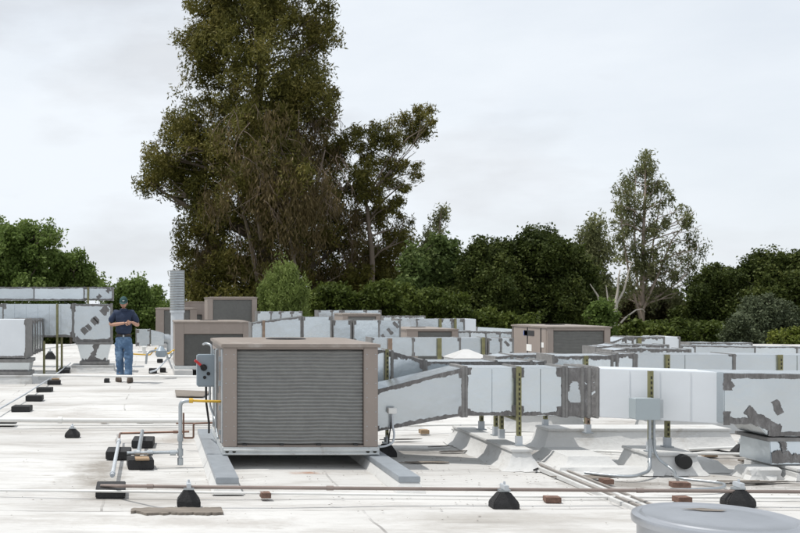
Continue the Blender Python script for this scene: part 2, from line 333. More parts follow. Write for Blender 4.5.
# elbow turning down at the right
def elbow():
    t = thing('duct_elbow', 'large metal duct elbow turning down into the roof at the right edge', 'duct elbow', (6.0,9.75,.08))
    Y0, Y1 = 9.5, 9.98
    pol = [(724,372.5),(841,374),(841,437),(768,436),(757,424),(724,424)]
    P = [W(a,b,Y0) for a,b in pol]
    P0 = [p.copy() for p in P]; P1 = [Vector((p.x, Y1, p.z)) for p in P]
    e = MB().loft([P0,P1]).build('elbow_body', M['duct'], t, bevel=.008)
    up = Vector((0,0,1)); rt = Vector((1,0,0)); mb = MB()
    mb.jag(P[0]-up*.02, P[1]-up*.02, up, .035, .012, .22, n=50)
    mb.jag(P[0]+rt*.03-up*.02, P[0]+rt*.03-up*.17, rt, .035, .05, .3)
    mb.jag(P[5]+rt*.02+up*.12, P[5]+rt*.02-up*.01, rt, .03, .045, .3)
    mb.jag(P[5]+up*.02, P[4]+up*.02, up, .02, .04, .3)
    mb.jag(P[4]+Vector((-.10,0,.14)), P[3]+Vector((.06,0,.05)), (up+rt*.8).normalized(), .045, .05, .3)
    mb.jag(P[4]+Vector((-.04,0,.02)), P[3]+Vector((.12,0,.04)), (up+rt*.2).normalized(), .03, .06, .4)
    mb.jag(P[3]+up*.02, P[2]+up*.02, up, .02, .025, .25)
    mb.build('sealant', M['mastic'], e)
    mb = MB(); q = W(777,407.5,Y0)
    dx = Vector((.45,0,-.9)).normalized(); dz = Vector((.9,0,.45))
    mb.jag(q-dx*.07, q+dx*.07, dz, .03, .035, .35, n=8); q = W(808,392,Y0); mb.jag(q-dx*.07, q+dx*.07, dz, .03, .035, .35, n=8)
    mb.build('sealant_patch', M['mastic'], t)
    f = MB().box(X(766,Y0), 6.58, Y0-.03, Y1+.03, Z(441,Y0), Z(437.4,Y0)); f.build('joint_flange', M['strip'], t, bevel=.004)
    zt2 = Z(441.5,Y0); x0 = X(770,Y0)
    a = [Vector((x0,Y0,zt2)),Vector((6.54,Y0,zt2)),Vector((6.54,Y1,zt2)),Vector((x0,Y1,zt2))]
    b = [Vector((x0+.0,Y0-.02,.12)),Vector((6.58,Y0-.02,.12)),Vector((6.58,Y1+.02,.12)),Vector((x0,Y1+.02,.12))]
    s = MB().loft([a,b]).build('curb_adaptor', M['duct'], t, bevel=.005)
    mb = MB(); mb.jag(Vector((x0,Y0-.02,.15)), Vector((6.5,Y0-.02,.15)), up, .02, .075, .45, Vector((0,-.004,0)), 40)
    mb.jag(Vector((x0+.12,Y0-.012,.16)), Vector((x0+.12,Y0-.003,zt2)), rt, .03, .03, .6, Vector((0,-.008,0)))
    mb.build('sealant', M['mastic'], s)
elbow()
# B: run directly behind A
YB = 11.3
B = [sx(1.9, YB, .45, .68, 1.24), sx(X(392,YB),YB,.45,.60,Z(351.5,YB)), sx(X(424,YB),YB,.45,.50,Z(360.5,YB))]
duct('air_duct', 'sloping duct falling from behind the big taupe unit toward the right', B, joints=(1,2), edges='both', smear=.12, amp=.6)
B = [spx(p, YB, 361.5, 405, .45) for p in (426,496,531,545)]
duct('air_duct', 'rear duct whose top shows just above the horizontal foreground duct', B, edges='both', smear=.08)
B = [spx(p, 12.6, pt, pt+38, .5) for p,pt in ((553,356),(612,355.5),(617,354),(634,354))]
duct('air_duct', 'jointed rear duct with dark taped collars left of the long pale blue duct', B, edges='both', smear=.10, amp=.7)
# C: right long duct
C_ = [spx(p, 12.7, pt, pt+17, .5) for p,pt in ((636,354.5),(734,354.5),(860,355.5))]
duct('air_duct', 'long pale blue duct behind the duct elbow at the right', C_, joints=(0,1), edges=False, smear=.09, seams=.9)
# D: mid row left of right unit
D = [spx(p, 19., 338, 356, .5) for p in (372,413,460,486)]
duct('air_duct', 'middle distance duct with olive post just left of the white pointed skylight', D, edges=False, smear=.07)
D = [spx(p, 19.05, 338, 355, .5) for p in (489,524)] 
D = [spx(p, 19.05, 338.5, 355, .5) for p in (488.5,501,513)]
duct('air_duct', 'short duct touching the left side of the right hand taupe unit', D, edges=False, smear=.08, patches=((1,.5,.7,.12,.05,-.8),))
# E
E = [spx(p, 28., 319, 334, .6) for p in (398,417,441,452,464)] 
duct('air_duct', 'far duct with many joints ending in a bright box', E, edges=False, smear=.12, amp=.7)
E = [spx(464.8, 28., 319, 335, 1.1), spx(476, 28., 319, 335, 1.1)]
duct('duct_box', 'bright end box of the far jointed duct', E, joints=(), edges=False, m='duct_pale_lit', cat='duct box', group='end boxes of the ducts')
E = [spx(477, 31., 327, 335, .6), spx(512, 31., 329, 337, .6)]
duct('air_duct', 'thin far duct sloping down behind the right hand taupe unit', E, joints=(0,), edges=False)
# G row behind the main unit
Gs = [spx(251.5,21.,323,343,.5), spx(264,21.,321,343,.5), spx(301,21.,316.5,343,.5)]
duct('air_duct', 'tapering duct widening to the right beside the second taupe unit', Gs, edges='both', smear=.07)
Gs = [spx(303,21.,317,343,.5), spx(331,21.,317,343,.5)]
duct('air_duct', 'square duct box at the wide end of the tapering duct', Gs, edges=False, smear=.07)
Gs = [spx(333,21.3,320.5,343,.5), spx(351,21.3,320.5,343,.5)]
duct('air_duct', 'narrow square duct with a crossed panel behind the big taupe unit', Gs, edges=False, smear=.08)
Gs = [spx(353.5,21.3,320.5,343,.5), spx(379,21.3,320.5,343,.5), spx(400,21.3,321,343,.5)]
duct('air_duct', 'duct with three dark diagonal dabs above the end of the big taupe unit', Gs, edges=False, smear=.07,
     patches=((1,.25,.25,.16,.06,-.9),(1,.52,.52,.16,.06,-.9),(1,.8,.82,.16,.06,-.9)))
Hs = [spx(p, 33., 311.5, 326, .6) for p in (257,271,281,292,302)]
duct('air_duct', 'farthest jointed duct right of the high taupe unit', Hs, edges=False, smear=.12, amp=.7)
Hs = [spx(p, 33., 310.5, 322, .6) for p in (318,332,342,366,381)]
duct('air_duct', 'farthest duct passing behind the half hidden taupe unit', Hs, edges=False, smear=.12, amp=.7)
# right far rows
I_ = [spx(611,22.,342,357,.6), spx(626,22.,337,357,.6), spx(633,22.,337,357,.6), spx(640,22.,337,357,.6), spx(664,22.,337,357,.6)]
duct('air_duct', 'streaked duct with three joints right of the right hand taupe unit', I_, edges='both', smear=.12, amp=.8)
I_ = [spx(664.6,22.,337,357,1.0), spx(679.5,22.,337,357,1.0)]
duct('duct_box', 'clean pale end box right of the streaked duct', I_, joints=(1,), edges=False, m='duct_pale_lit', smear=.05, cat='duct box', group='end boxes of the ducts')
I_ = [spx(p, 26., pt, pt+12, .6) for p,pt in ((681,345.5),(695,345.5),(755,346.5),(797,347),(840,347.5))]
duct('air_duct', 'low far duct along the foot of the grey green bushes at right', I_, edges='both', smear=.07)
I_ = [spx(p, 15.2, pt, pt+14, .5) for p,pt in ((612,350.5),(628,348.5),(641,348.5),(668,349),(690,349.5))]
duct('air_duct', 'low jointed duct just in front of the streaked duct', I_, edges='both', smear=.10, amp=.7)
I_ = [spx(p, 14.2, pt, pt+14, .5) for p,pt in ((496,357),(512,355),(548,354.5),(566,355))]
duct('air_duct', 'low duct crossing below the side panels of the right hand taupe unit', I_, edges='both', smear=.10, amp=.7)
I_ = [spx(p, 36., 316, 326, .6) for p in (383,392,400,410,425)]
duct('air_duct', 'farthest short jointed duct above the dabbed duct', I_, edges='both', smear=.12)
# person side duct
Q = [spx(p, 34., 329.5, 346, .55) for p in (136,150)]
duct('air_duct', 'small far duct between the man and the round vent stack', Q, edges=False, smear=.12)
t = thing('duct_reducer', 'tapered metal duct end with round collar right of the man', 'duct', W(160,346,34), None)
a = spx(151,34.,330,346,.55); b = spx(164,34.,333,345,.42); MB().loft([a,b]).build('reducer_body', M['duct'], t, bevel=.01)
c0 = (b[0]+b[2])/2; MB().tube([c0, c0+Vector((.12,0,0)), c0+Vector((.22,0,-.06)), c0+Vector((.26,0,-.2)), c0+Vector((.26,0,-.9))], .17, 16).build('round_collar', M['galv'], t, smooth=True)

# left ducts
Ls = [spx(p, 26., 287, 300.5, .6) for p in (-40,34,84,112.5)]
duct('air_duct', 'topmost long duct at the left edge, above all the others', Ls, edges='both', smear=.10, seams=0, patches=((2,.52,.30,.12,.10,.8),(2,.86,.74,.12,.12,.8)))
Ls = [spx(p, 24., 304, pb, .7) for p,pb in ((-30,337),(3,337),(72.5,337))]
duct('air_duct', 'deep ribbed duct below the topmost one at the left', Ls, edges=True, smear=.11, seams=.28)
Ls = [spx(73.5,24.,304,341,.75), spx(111,24.,304,341,.75)]
duct('duct_box', 'big square duct box with dark diagonal dabs beside the man', Ls, edges='both', smear=.11, cat='duct box',
     patches=((0,.07,.04,.16,.10,.75),(0,.30,.27,.14,.15,.75),(0,.40,.38,.10,.15,.75),(0,.56,.52,.12,.17,.75),(0,.62,.58,.08,.16,.75),(0,.83,.83,.20,.16,.75)))
def plenum(label, x0, x1, Y, pt, pb, flare, vee=True):
    t = thing('duct_plenum', label, 'duct base', (X((x0+x1)/2,Y), Y+.3, Z(pb,Y)), 'flared duct bases')
    zt_, zb_ = Z(pt,Y), Z(pb,Y); a0, a1 = X(x0,Y), X(x1,Y)
    a = [Vector((a0,Y,zt_)),Vector((a1,Y,zt_)),Vector((a1,Y+.7,zt_)),Vector((a0,Y+.7,zt_))]
    b = [Vector((a0+flare,Y+.05,zb_)),Vector((a1-flare,Y+.05,zb_)),Vector((a1-flare,Y+.65,zb_)),Vector((a0+flare,Y+.65,zb_))]
    s = MB().loft([a,b]).build('plenum_body', M['duct'], t, bevel=.008)
    MB().box(a0-.03,a1+.03,Y-.03,Y+.73,zt_-.02,zt_+.05).build('joint_flange', M['strip'], t, bevel=.004)
    MB().box(a0+flare-.06,a1-flare+.06,Y-.02,Y+.72,zb_-.03,zb_+.05).build('base_flange', M['strip'], t, bevel=.004)
    mb = MB(); up = Vector((0,0,1)); mid=(a0+a1)/2
    mb.jag(Vector((mid+.08,Y+.0,zt_)), Vector((mid-.1,Y+.05,zb_)), Vector((1,0,0)), .06, .06, .5, Vector((0,-.008,0)))
    mb.jag(Vector((a0+flare,Y+.05,zb_+.05)), Vector((a1-flare,Y+.05,zb_+.05)), up, .02, .07, .7, Vector((0,-.012,0)))
    mb.build('sealant', M['mastic'], s)
    return t
plenum('flared duct base under the square duct box beside the man', 77, 111, 24., 343.5, 363.5, .12)
MB0 = MB()
Ls = [sx(-4.4,20.5,.9,Z(358,20.5),Z(319.5,20.5)), sx(X(26,20.5),20.5,.9,Z(358,20.5),Z(319.5,20.5))]
duct('duct_box', 'nearest pale duct box cut by the left edge of the picture', Ls, joints=(1,), edges=True, m='duct_pale_lit', smear=.10, cat='duct box')
plenum('low duct base under the nearest duct box at the left edge', -55, 30, 20.5, 361.5, 374, .05)
xs = X(27.5,20.9)
Ls = [sy(y, xs, .7, .52, 1.27) for y in (21.45,21.8,22.3,22.75,23.3,23.85)]
duct('air_duct', 'jointed duct running away behind the nearest duct box at the left', Ls, edges='both', smear=.16, amp=.8)

# ------------------------------------------------------------------ taupe rooftop units
def louvres(x0,x1,z0,z1,y,n,parent,wave=.004,name='coil_guard'):
    mb = MB(); nx = 26; rnd = random.Random(int(x0*100)); ph=[rnd.uniform(0,6) for _ in range(4)]
    rows = n*6; vs=[]
    for j in range(rows+1):
        f=j/rows
        for i in range(nx+1):
            u=i/nx; x=x0+(x1-x0)*u
            dz = wave*(math.sin(u*9+ph[0]+f*3)+math.sin(u*21+ph[1]-f*7)*.6)
            yy = y + .011*math.cos(j/6*2*math.pi) + .002*math.sin(u*30+f*40)
            vs.append((x, yy, z0+(z1-z0)*f+dz*(1 if 0<j<rows else 0)))
    fs=[(j*(nx+1)+i, j*(nx+1)+i+1, (j+1)*(nx+1)+i+1, (j+1)*(nx+1)+i) for j in range(rows) for i in range(nx)]
    mb.add(vs, fs); return mb.build(name, M['grille'], parent, smooth=False)
def unit(label, x0, x1, y0, y1, z0, z1, coil, n=30, wave=.004, panels=False, main=False, skirt=.08, group='taupe rooftop air conditioning units'):
    t = thing('rooftop_air_conditioner', label, 'air conditioner', ((x0+x1)/2,(y0+y1)/2,z0), group)
    cx0,cx1,cz0,cz1 = coil; tk=.055; zb_=z0+skirt; zt_=z1-.045
    # cabinet: side, back, posts and header leaving a recess for the coil
    b = MB(); b.box(x0,x1,y0+.10,y1,zb_,zt_)
    b.box(x0,cx0,y0,y0+.098,zb_,zt_); b.box(cx1,x1,y0,y0+.098,zb_,zt_); b.box(cx0+.001,cx1-.001,y0,y0+.098,cz1,zt_)
    if cz0 > zb_+.01: b.box(cx0+.001,cx1-.001,y0,y0+.098,zb_,cz0)
    body = b.build('cabinet', M['brown'], t, bevel=.004)
    MB().box(cx0+.002,cx1-.002,y0+.075,y0+.095,max(cz0,zb_)+.004,cz1-.004).build('coil_backing', M['dark'], t)
    louvres(cx0+.006,cx1-.006,max(cz0,zb_)+.004,cz1-.012,y0+.04,n,t,wave)
    o = .022; r = MB(); r.box(x0-o,x1+o,y0-o,y1+o,zt_,z1-.012)
    xm=.12; r.loft([[Vector((x0-o+.01,y0-o+.01,z1-.011)),Vector((x1+o-.01,y0-o+.01,z1-.011)),Vector((x1+o-.01,y1+o-.01,z1-.011)),Vector((x0-o+.01,y1+o-.01,z1-.011))],
            [Vector((x0+xm,y0+xm,z1)),Vector((x1-xm,y0+xm,z1)),Vector((x1-xm,y1-xm,z1)),Vector((x0+xm,y1-xm,z1))]])
    r.build('top_panel', M['browntop'], t, bevel=.003)
    cx=(x0+x1)/2; cy=y0+(y1-y0)*.62; fr=min(.22,(x1-x0)*.16)
    fg = MB(); fg.lathe([(fr,z1),(fr,z1+.007),(fr-.012,z1+.008),(fr-.012,z1)], (cx,cy,0), 40)
    for k in range(3): 
        rr=fr*(.3+.22*k); fg.lathe([(rr,z1+.003),(rr+.008,z1+.006),(rr+.008,z1+.002)], (cx,cy,0), 32)
    for k in range(6):
        a=k*math.pi/6; d=Vector((math.cos(a),math.sin(a),0))*(fr-.01); c=Vector((cx,cy,z1+.004)); fg.tube([c-d,c+d],.004,5)
    fg.build('fan_guard', M['dark'], t)
    p = MB(); p.box(x0-.012,x1+.012,y0-.014,y1+.012,z0+.002,z0+skirt-.001)
    pn = p.build('base_rail', M['pan'], t, bevel=.004)
    if main:
        q = MB(); q.tube([(x0+.0,y0-.022,z0+skirt*.66),(x1,y0-.022,z0+skirt*.66)],.010,8); q.tube([(x0,y0-.022,z0+skirt*.2),(x1,y0-.022,z0+skirt*.2)],.008,8); q.build('rail_bead', M['pan'], pn)
        h = MB()
        for xx in (x0+.03,x0+.10,x1-.03,x1-.10): h.lathe([(.016,0),(.016,.004)], (0,0,0), 12); 
        h = MB()
        for xx in (x0+.035,x0+.105,x1-.035,x1-.105): h.tube([(xx,y0-.016,z0+.04),(xx,y0-.020,z0+.04)],.018,12)
        h.build('lifting_hole', M['hole'], pn)
        sc = MB()
        for k in range(7):
            zz = cz0+.05+(cz1-cz0-.1)*k/6
            for xx in (cx0-.03, cx1+.03, x0+.025, x1-.022): sc.tube([(xx,y0,zz),(xx,y0-.005,zz)],.005,6)
        for k in range(6):
            xx=cx0+.05+(cx1-cx0-.1)*k/5; sc.tube([(xx,y0,cz1+.03),(xx,y0-.005,cz1+.03)],.005,6)
        sc.build('screw', M['galv'], body)
        cl = MB()
        for k in range(4):
            xx = cx0+.08+(cx1-cx0-.16)*k/3; cl.box(xx-.02,xx+.02,y0+.0,y0+.03,cz0+.0,cz0+.016)
        cl.build('guard_clip', M['dark'], body)
    return t
UX0,UX1,UY0,UY1 = .735,2.28,10.0,11.78
U = unit('big taupe unit nearest the viewer, resting on two metal capped sleepers', UX0,UX1,UY0,UY1,.13,1.25,(X(237,10),X(364,10),.225,1.185), n=27, wave=.0022, main=True)
# left side fittings of the big unit
sp = MB(); sp.box(UX0-.004,UX0-.0005,UY0+.30,UY0+.95,.26,1.16); sp.box(UX0-.004,UX0-.0005,UY0+1.02,UY1-.08,.26,1.16)
sp.build('side_panel', M['brown'], U)
MB().box(UX0-.010,UX0-.001,UY0+.225,UY0+.29,.23,1.18).build('panel_gap', M['dark'], U)
sp = MB(); sp.box(UX0-.012,UX0-.001,UY0+.06,UY0+.22,.24,1.18); sp.build('louvred_strip', M['galv'], U)
sw = MB(); sw.box(.50,.70,10.62,10.80,.76,1.10); s_ = sw.build('disconnect_switch', M['switch'], U, bevel=.012)
MB().box(.71,.733,10.60,10.82,.70,1.16).build('switch_bracket', M['galv'], s_)
h = MB(); h.tube([(.545,10.59,.985),(.475,10.58,1.045)],.014,8); h.build('switch_handle', M['red'], s_)
h = MB(); h.tube([(.57,10.62,.965),(.57,10.595,.965)],.035,14); h.tube([(.59,10.6,.95),(.535,10.585,.99)],.016,8); h.tube([(.62,10.62,.90),(.62,10.612,.90)],.02,10); h.tube([(.58,10.62,.86),(.58,10.612,.86)],.018,10); h.build('switch_hub', M['rubber'], s_)
for k,(pp) in enumerate([[(.66,10.7,1.10),(.66,10.7,1.2),(.60,10.75,1.22),(.58,10.9,1.20)],[(.64,10.7,.77),(.64,10.7,.55),(.69,10.6,.42),(.70,10.3,.26)],[(.60,10.7,.77),(.60,10.7,.60),(.64,10.85,.35),(.66,11.2,.2)],[(.69,10.45,1.16),(.69,10.45,.3)],[(.70,10.95,1.15),(.70,10.95,.3)]]):
    MB().bend(pp,.012 if k<3 else .016,.06).build('conduit', M['galv' if k not in (2,) else 'rubber'], U, smooth=True)
sp = MB()
for k in range(4): MB().box(UX0-.03,UX0-.006,UY0+.25,UY0+.29,.30+k*.25,.35+k*.25).build('hinge', M['galv'], U)
# sleepers under the unit
def sleeper(label, x0, x1, y0, y1, side):
    t = thing('equipment_sleeper', label, 'sleeper', ((x0+x1)/2,(y0+y1)/2,0), 'metal capped sleepers under the big unit')
    c = MB(); c.box(x0,x1,y0,y1,.075,.127); c.build('metal_cap', M['railcap'], t, bevel=.004)
    b = MB(); f=.035
    b.loft([[Vector((x0-f,y0-.05,-.01)),Vector((x1+f,y0-.05,-.01)),Vector((x1+f,y1+.05,-.01)),Vector((x0-f,y1+.05,-.01))],
            [Vector((x0+.006,y0+.006,.073)),Vector((x1-.006,y0+.006,.073)),Vector((x1-.006,y1-.006,.073)),Vector((x0+.006,y1-.006,.073))]])
    b.build('membrane_wrap', M['membrane'], t)
    return t
sleeper('left metal capped sleeper under the big unit, next to the gas riser', .575,.775,8.72,12.1,-1)
sleeper('right metal capped sleeper under the big unit, below the sloping duct', 2.185,2.375,8.78,12.1,1)

unit('second taupe unit standing left of the tapering duct, beyond the big one', X(175,23),X(249,23),23.,24.9,.13,1.235,(X(184,23),X(243,23),.22,Z(334,23)), n=44, wave=.002)
for k in (0,1):
    o = MB().box(X(174 if k==0 else 232,23),X(192 if k==0 else 250,23),22.6,25.2,-.01,.128).build('equipment_sleeper', M['membrane'])
    tag(recentre(o,(X(183 if k==0 else 241,23),23.9,0)), ('left' if k==0 else 'right')+' white sleeper under the second taupe unit', 'sleeper')
def on_curb(label, ua, h, **k):
    u = unit(label, *ua, **k); x0,x1,y0,y1,z0 = ua[:5]
    MB().box(x0+.1,x1-.1,y0+.1,y1-.1,-.01,z0+.0).build('roof_curb', M['membrane'], u); return u
on_curb('high taupe unit whose top rises against the dark eucalyptus', (X(207.5,34),X(257,34),34.,35.9,.75,1.86,(X(213,34),X(252,34),.84,1.76)), 0, n=44, wave=.002)
on_curb('far taupe unit behind the round vent stack', (X(156,37),X(197,37),37.,38.9,.35,1.47,(X(164,37),X(190,37),.43,1.38)), 0, n=40, wave=.002)
on_curb('small far taupe unit peeking between the stack and the high unit', (X(185,39),X(206,39),39.,40.2,.5,Z(301.5,39),(X(190,39),X(202,39),.6,1.2)), 0, n=30, wave=.002)
on_curb('half hidden taupe unit behind the dabbed duct', (X(343,30),X(380.5,30),30.,31.4,.3,Z(313.5,30),(X(348,30),X(376,30),.4,Z(316.5,30))), 0, n=30, wave=.002)
u = on_curb('low taupe unit whose flat top shows above the middle duct row', (X(407,23.5),X(458,23.5),23.5,25.6,.2,Z(328.5,23.5),(X(418,23.5),X(452,23.5),.3,Z(331.5,23.5))), 0, n=30, wave=.002)
# right unit with service panels on its left side
ux0,ux1,uy0,uy1 = X(547.5,20),X(610.5,20),20.,21.95
u = on_curb('right hand taupe unit with blue and white stickers on its side panels', (ux0,ux1,uy0,uy1,.13,Z(326,20),(X(553.5,20),X(604.5,20),.24,Z(330.5,20))), 0, n=40, wave=.002)
s = MB()
for a,b_ in ((.06,.30),(.36,1.02),(1.08,1.85)): s.box(ux0-.006,ux0-.001,uy0+a,uy0+b_,.24,1.13)
s.build('side_panel', M['brown'], u, bevel=.002)
s = MB(); 
for a in (.33,1.05,1.87): s.box(ux0-.010,ux0-.002,uy0+a-.015,uy0+a+.015,.22,1.14)
s.build('panel_gap', M['dark'], u)
def sidestick(py, px, w_, h_, m, nm):
    Y_ = ux0*1000/(px-150); z = Z(py,Y_); MB().box(ux0-.012,ux0-.0065,Y_-w_/2,Y_+w_/2,z-h_/2,z+h_/2).build(nm, M[m], u)
sidestick(333,529.5,.55,.11,'dark','rating_plate'); sidestick(333,526,.22,.10,'blue','round_sticker'); sidestick(347.5,529.5,.28,.14,'white','sticker'); sidestick(345,543,.12,.10,'white','sticker')

# ------------------------------------------------------------------ vent stack, skylight, round lid
t = thing('vent_stack', 'tall round galvanised vent stack with spiral bands', 'vent stack', (X(177.5,28),28.2,0))
c = (X(177.5,28),28.2,0); mb = MB(); r_=.205
mb.lathe([(r_,1.42),(r_,2.57),(r_-.012,2.57),(r_-.012,1.5)], c, 32); b_=mb.build('upper_pipe', M['galv'], t, smooth=True)
mb = MB()
for k in range(16): z=1.46+k*.072; mb.lathe([(r_+.001,z),(r_+.014,z+.010),(r_+.001,z+.020)], c, 32)
mb.build('band', M['strip'], b_, smooth=True)
MB().lathe([(r_-.02,0),(r_-.02,1.419),(r_+.004,1.38),(r_+.004,1.44)], c, 32).build('lower_pipe', M['galvpaint'], t, smooth=True)
MB().lathe([(r_+.12,0),(r_+.10,.08),(r_+.0,.25)], c, 24).build('flashing', M['membrane'], t, smooth=True)

t = thing('skylight', 'white pointed pyramid skylight behind the rear duct', 'skylight', (5.3,16.5,0))
YS=16.2; x0,x1 = X(455,YS),X(491,YS)
MB().box(x0,x1,YS,YS+.62,-.01,Z(359,YS)).build('skylight_curb', M['membrane'], t)
a=[Vector((x0-.03,YS-.03,Z(358.7,YS))),Vector((x1+.03,YS-.03,Z(358.7,YS))),Vector((x1+.03,YS+.65,Z(358.7,YS))),Vector((x0-.03,YS+.65,Z(358.7,YS)))]
ap=Vector(((x0+x1)/2-.02,YS+.3,Z(349.3,YS+.3)))
MB().loft([a,[ap+Vector((sx_*.04,sy_*.04,0)) for sx_,sy_ in ((-1,-1),(1,-1),(1,1),(-1,1))]]).build('skylight_dome', mat('milky_acrylic',(.55,.55,.54),.35,var=.12), t, bevel=.01)

t = thing('round_vent_cap', 'big round grey blue vent cap at the bottom right corner', 'vent cap', (X(722,6.5),6.55,0))
cc = (X(722,6.45),6.5,0); rr=.505; zt_=.262
MB().lathe([(rr-.03,.0),(rr-.03,zt_-.06),(rr+.002,zt_-.058),(rr+.006,zt_-.03),(rr,zt_-.010),(rr-.03,zt_),(rr-.045,zt_-.006),(rr-.06,zt_+.004),(rr-.075,zt_-.004),(rr-.2,zt_+.002),(.1,zt_+.006),(.002,zt_+.006)], cc, 96).build('cap_lid', M['hull'], t, smooth=True)
MB().lathe([(rr+.10,-.01),(rr+.06,.03),(rr-.028,.06)], cc, 60).build('flashing', M['membrane'], t, smooth=True)
p = Vector((cc[0]+.0,cc[1]+.18,zt_+.010)); 
MB().add([p+Vector(q) for q in ((-.14,.02,0),(.02,.05,0),(.15,-.03,0),(.10,-.055,0),(-.02,-.04,0),(-.06,-.005,0))],[(0,1,2,3,4,5)]).build('paint_scab', M['board'], t)

# ------------------------------------------------------------------ duct supports
def post(mb, holes, x, y, z0, z1, w_=.041, horiz=False):
    mb.box(x-w_/2,x+w_/2,y,y+.004,z0,z1); mb.box(x-w_/2,x-w_/2+.004,y+.0041,y+.041,z0,z1); mb.box(x+w_/2-.004,x+w_/2,y+.0041,y+.041,z0,z1)
    z = z0+.03
    while z < z1-.03 and y < 13: holes.box(x-.008,x+.008,y-.002,y-.0005,z-.014,z+.014); z += .05
def support(label, x, y, z0, z1, m='olive', foot=True, group='slotted strut posts holding the ducts', back=None, zc=None, w_=.041):
    t = thing('duct_support', label, 'strut post', (x,y,z0), group)
    a=MB(); h=MB(); post(a,h,x,y,z0+.0,z1,w_); o=a.build('post', M[m], t); (h.build('slot', M['hole'], o) if h.v else 0)
    if foot:
        MB().box(x-.045,x+.045,y-.03,y+.07,z0-.0,z0+.012).build('foot_plate', M['galv'], t)
        MB().box(x-w_/2-.008,x+w_/2+.008,y-.008,y+.05,z0+.012,z0+.10).build('foot_sleeve', M['galvpaint'], t)
    if back:
        bx,by=back; a=MB(); h=MB(); post(a,h,bx,by,z0,zc,w_); o=a.build('post', M[m], t); h.build('slot', M['hole'], o)
        MB().box(bx-w_/2-.008,bx+w_/2+.008,by-.008,by+.05,z0+.0,z0+.10).build('foot_sleeve', M['galvpaint'], t)
        MB().tube([(x,y+.02,zc-.03),(bx,by+.02,zc-.03)],.02,6).build('crossbar', M[m], t)
    return t
support('tall olive strut post standing in front of the horizontal foreground duct', X(519.5,10.22), 10.22, .19, 1.0, back=(X(502,10.78),10.78), zc=.485)
support('olive strut post behind the grey junction box', X(651.5,9.78), 9.78, .19, Z(371,9.78), back=None)
support('olive slotted post just right of the grey junction box under the angled duct', X(673.5,10.02), 10.12, .19, .49)
support('leftmost short strut post under the horizontal foreground duct', X(482,11.5), 11.5, .19, .70)
support('dark slotted post beside the tan one under the horizontal duct', X(496.5,11.0), 11.0, .19, .60)
support('short olive post under the horizontal duct on the grey curb behind', X(546,11.7), 11.7, .19, .60)
support('brown rusty post under the sealant smeared collar', X(588.5,11.2), 11.2, .19, .55, m='rust')
support('olive post across the long pale blue duct, left of its joint', X(671,12.6), 12.66, .0, Z(354.8,12.6), foot=False)
support('olive post across the long pale blue duct near the right edge', X(784.5,12.6), 12.66, .0, Z(355,12.6), foot=False)
support('small post stub on top of the jointed rear duct', X(589,12.5), 12.56, .0, Z(356,12.5), foot=False)
support('pinkish post against the middle distance duct, left one', X(391,18.9), 18.94, 0, Z(338.5,18.9), m='rust', foot=False, w_=.07)
support('bright olive post against the middle distance duct', X(440.5,18.9), 18.94, 0, Z(338,18.9), foot=False, w_=.07)
support('olive post between the middle distance duct and the short duct', X(484.5,18.9), 18.94, 0, Z(337.5,18.9), foot=False, w_=.05)
support('olive post in front of the sloping rear duct', X(388.3,11.2), 11.24, 0, Z(349.5,11.2), foot=False, w_=.03)
support('olive post against the streaked far duct', X(641,21.9), 21.94, 0, Z(338,21.9), foot=False, w_=.07)
support('tall olive post crossing the deep ribbed duct at the left', X(57,23.9), 23.92, 0, Z(304,23.9), foot=False, w_=.05)
support('shorter slotted post right of the tall olive post at the left', X(61,23.9), 24.1, 0, Z(337,23.9), foot=False, w_=.05)
support('olive post beside the jointed duct that runs away at the left', X(44,22.9), 22.9, 0, Z(341,22.9), foot=False, w_=.05)
support('thin post across the topmost long duct', X(88,25.9), 25.92, 0, Z(287,25.9), foot=False, w_=.05)
support('thin dark post across the tapering duct', X(264,20.9), 20.93, 0, Z(320.5,20.9), m='rust', foot=False, w_=.05)
support('small post across the far jointed duct, left one', X(441,27.9), 27.93, 0, Z(318.5,27.9), foot=False, w_=.06)
support('small post across the far jointed duct, right one', X(456,27.9), 27.93, 0, Z(318.5,27.9), foot=False, w_=.06)

# junction box on the post, with conduits
t = thing('junction_box', 'pale grey electrical box on the post before the angled duct', 'junction box', (X(650,9.7),9.6,.5))
yb_=9.60
MB().box(X(636,yb_),X(659,yb_),yb_,yb_+.15,Z(419.5,yb_),Z(399,yb_)).build('box_body', M['boxlt'], t, bevel=.005)
MB().box(X(635.3,yb_),X(659.7,yb_),yb_-.012,yb_-.001,Z(419.9,yb_),Z(398.3,yb_)).build('box_lid', M['boxlt'], t, bevel=.003)
MB().box(X(659,yb_)+.012,X(665.5,yb_),yb_+.04,yb_+.155,Z(418.5,yb_),Z(400,yb_)).build('side_channel', M['galv'], t)
def pipe(name, label, pts, r, m, cat='pipe', fil=.06, group=None, couplings=(), n=10):
    base = Vector(pts[0]); t = thing(name, label, cat, base, group)
    MB().bend(pts, r, fil, n).build('run', M[m], t, smooth=True)
    for c,d in couplings:
        c=Vector(c); d=Vector(d).normalized()*.028; MB().tube([c-d,c-d*.98,c+d*.98,c+d],[r*1.35]*4,12).build('coupling', M[m], t, smooth=True)
    return t
xb=X(652,9.68)
pipe('conduit','grey conduit dropping from the junction box and curving left along the roof',[(xb-.02,9.68,.53),(xb-.02,9.68,.16),(xb-.10,9.52,.05),(X(632,9.3),9.3,.03),(X(600,9.45),9.45,.03),(X(585,9.55),9.55,.03)],.016,'galv','conduit',.12,couplings=(((xb-.02,9.68,.30),(0,0,1)),))
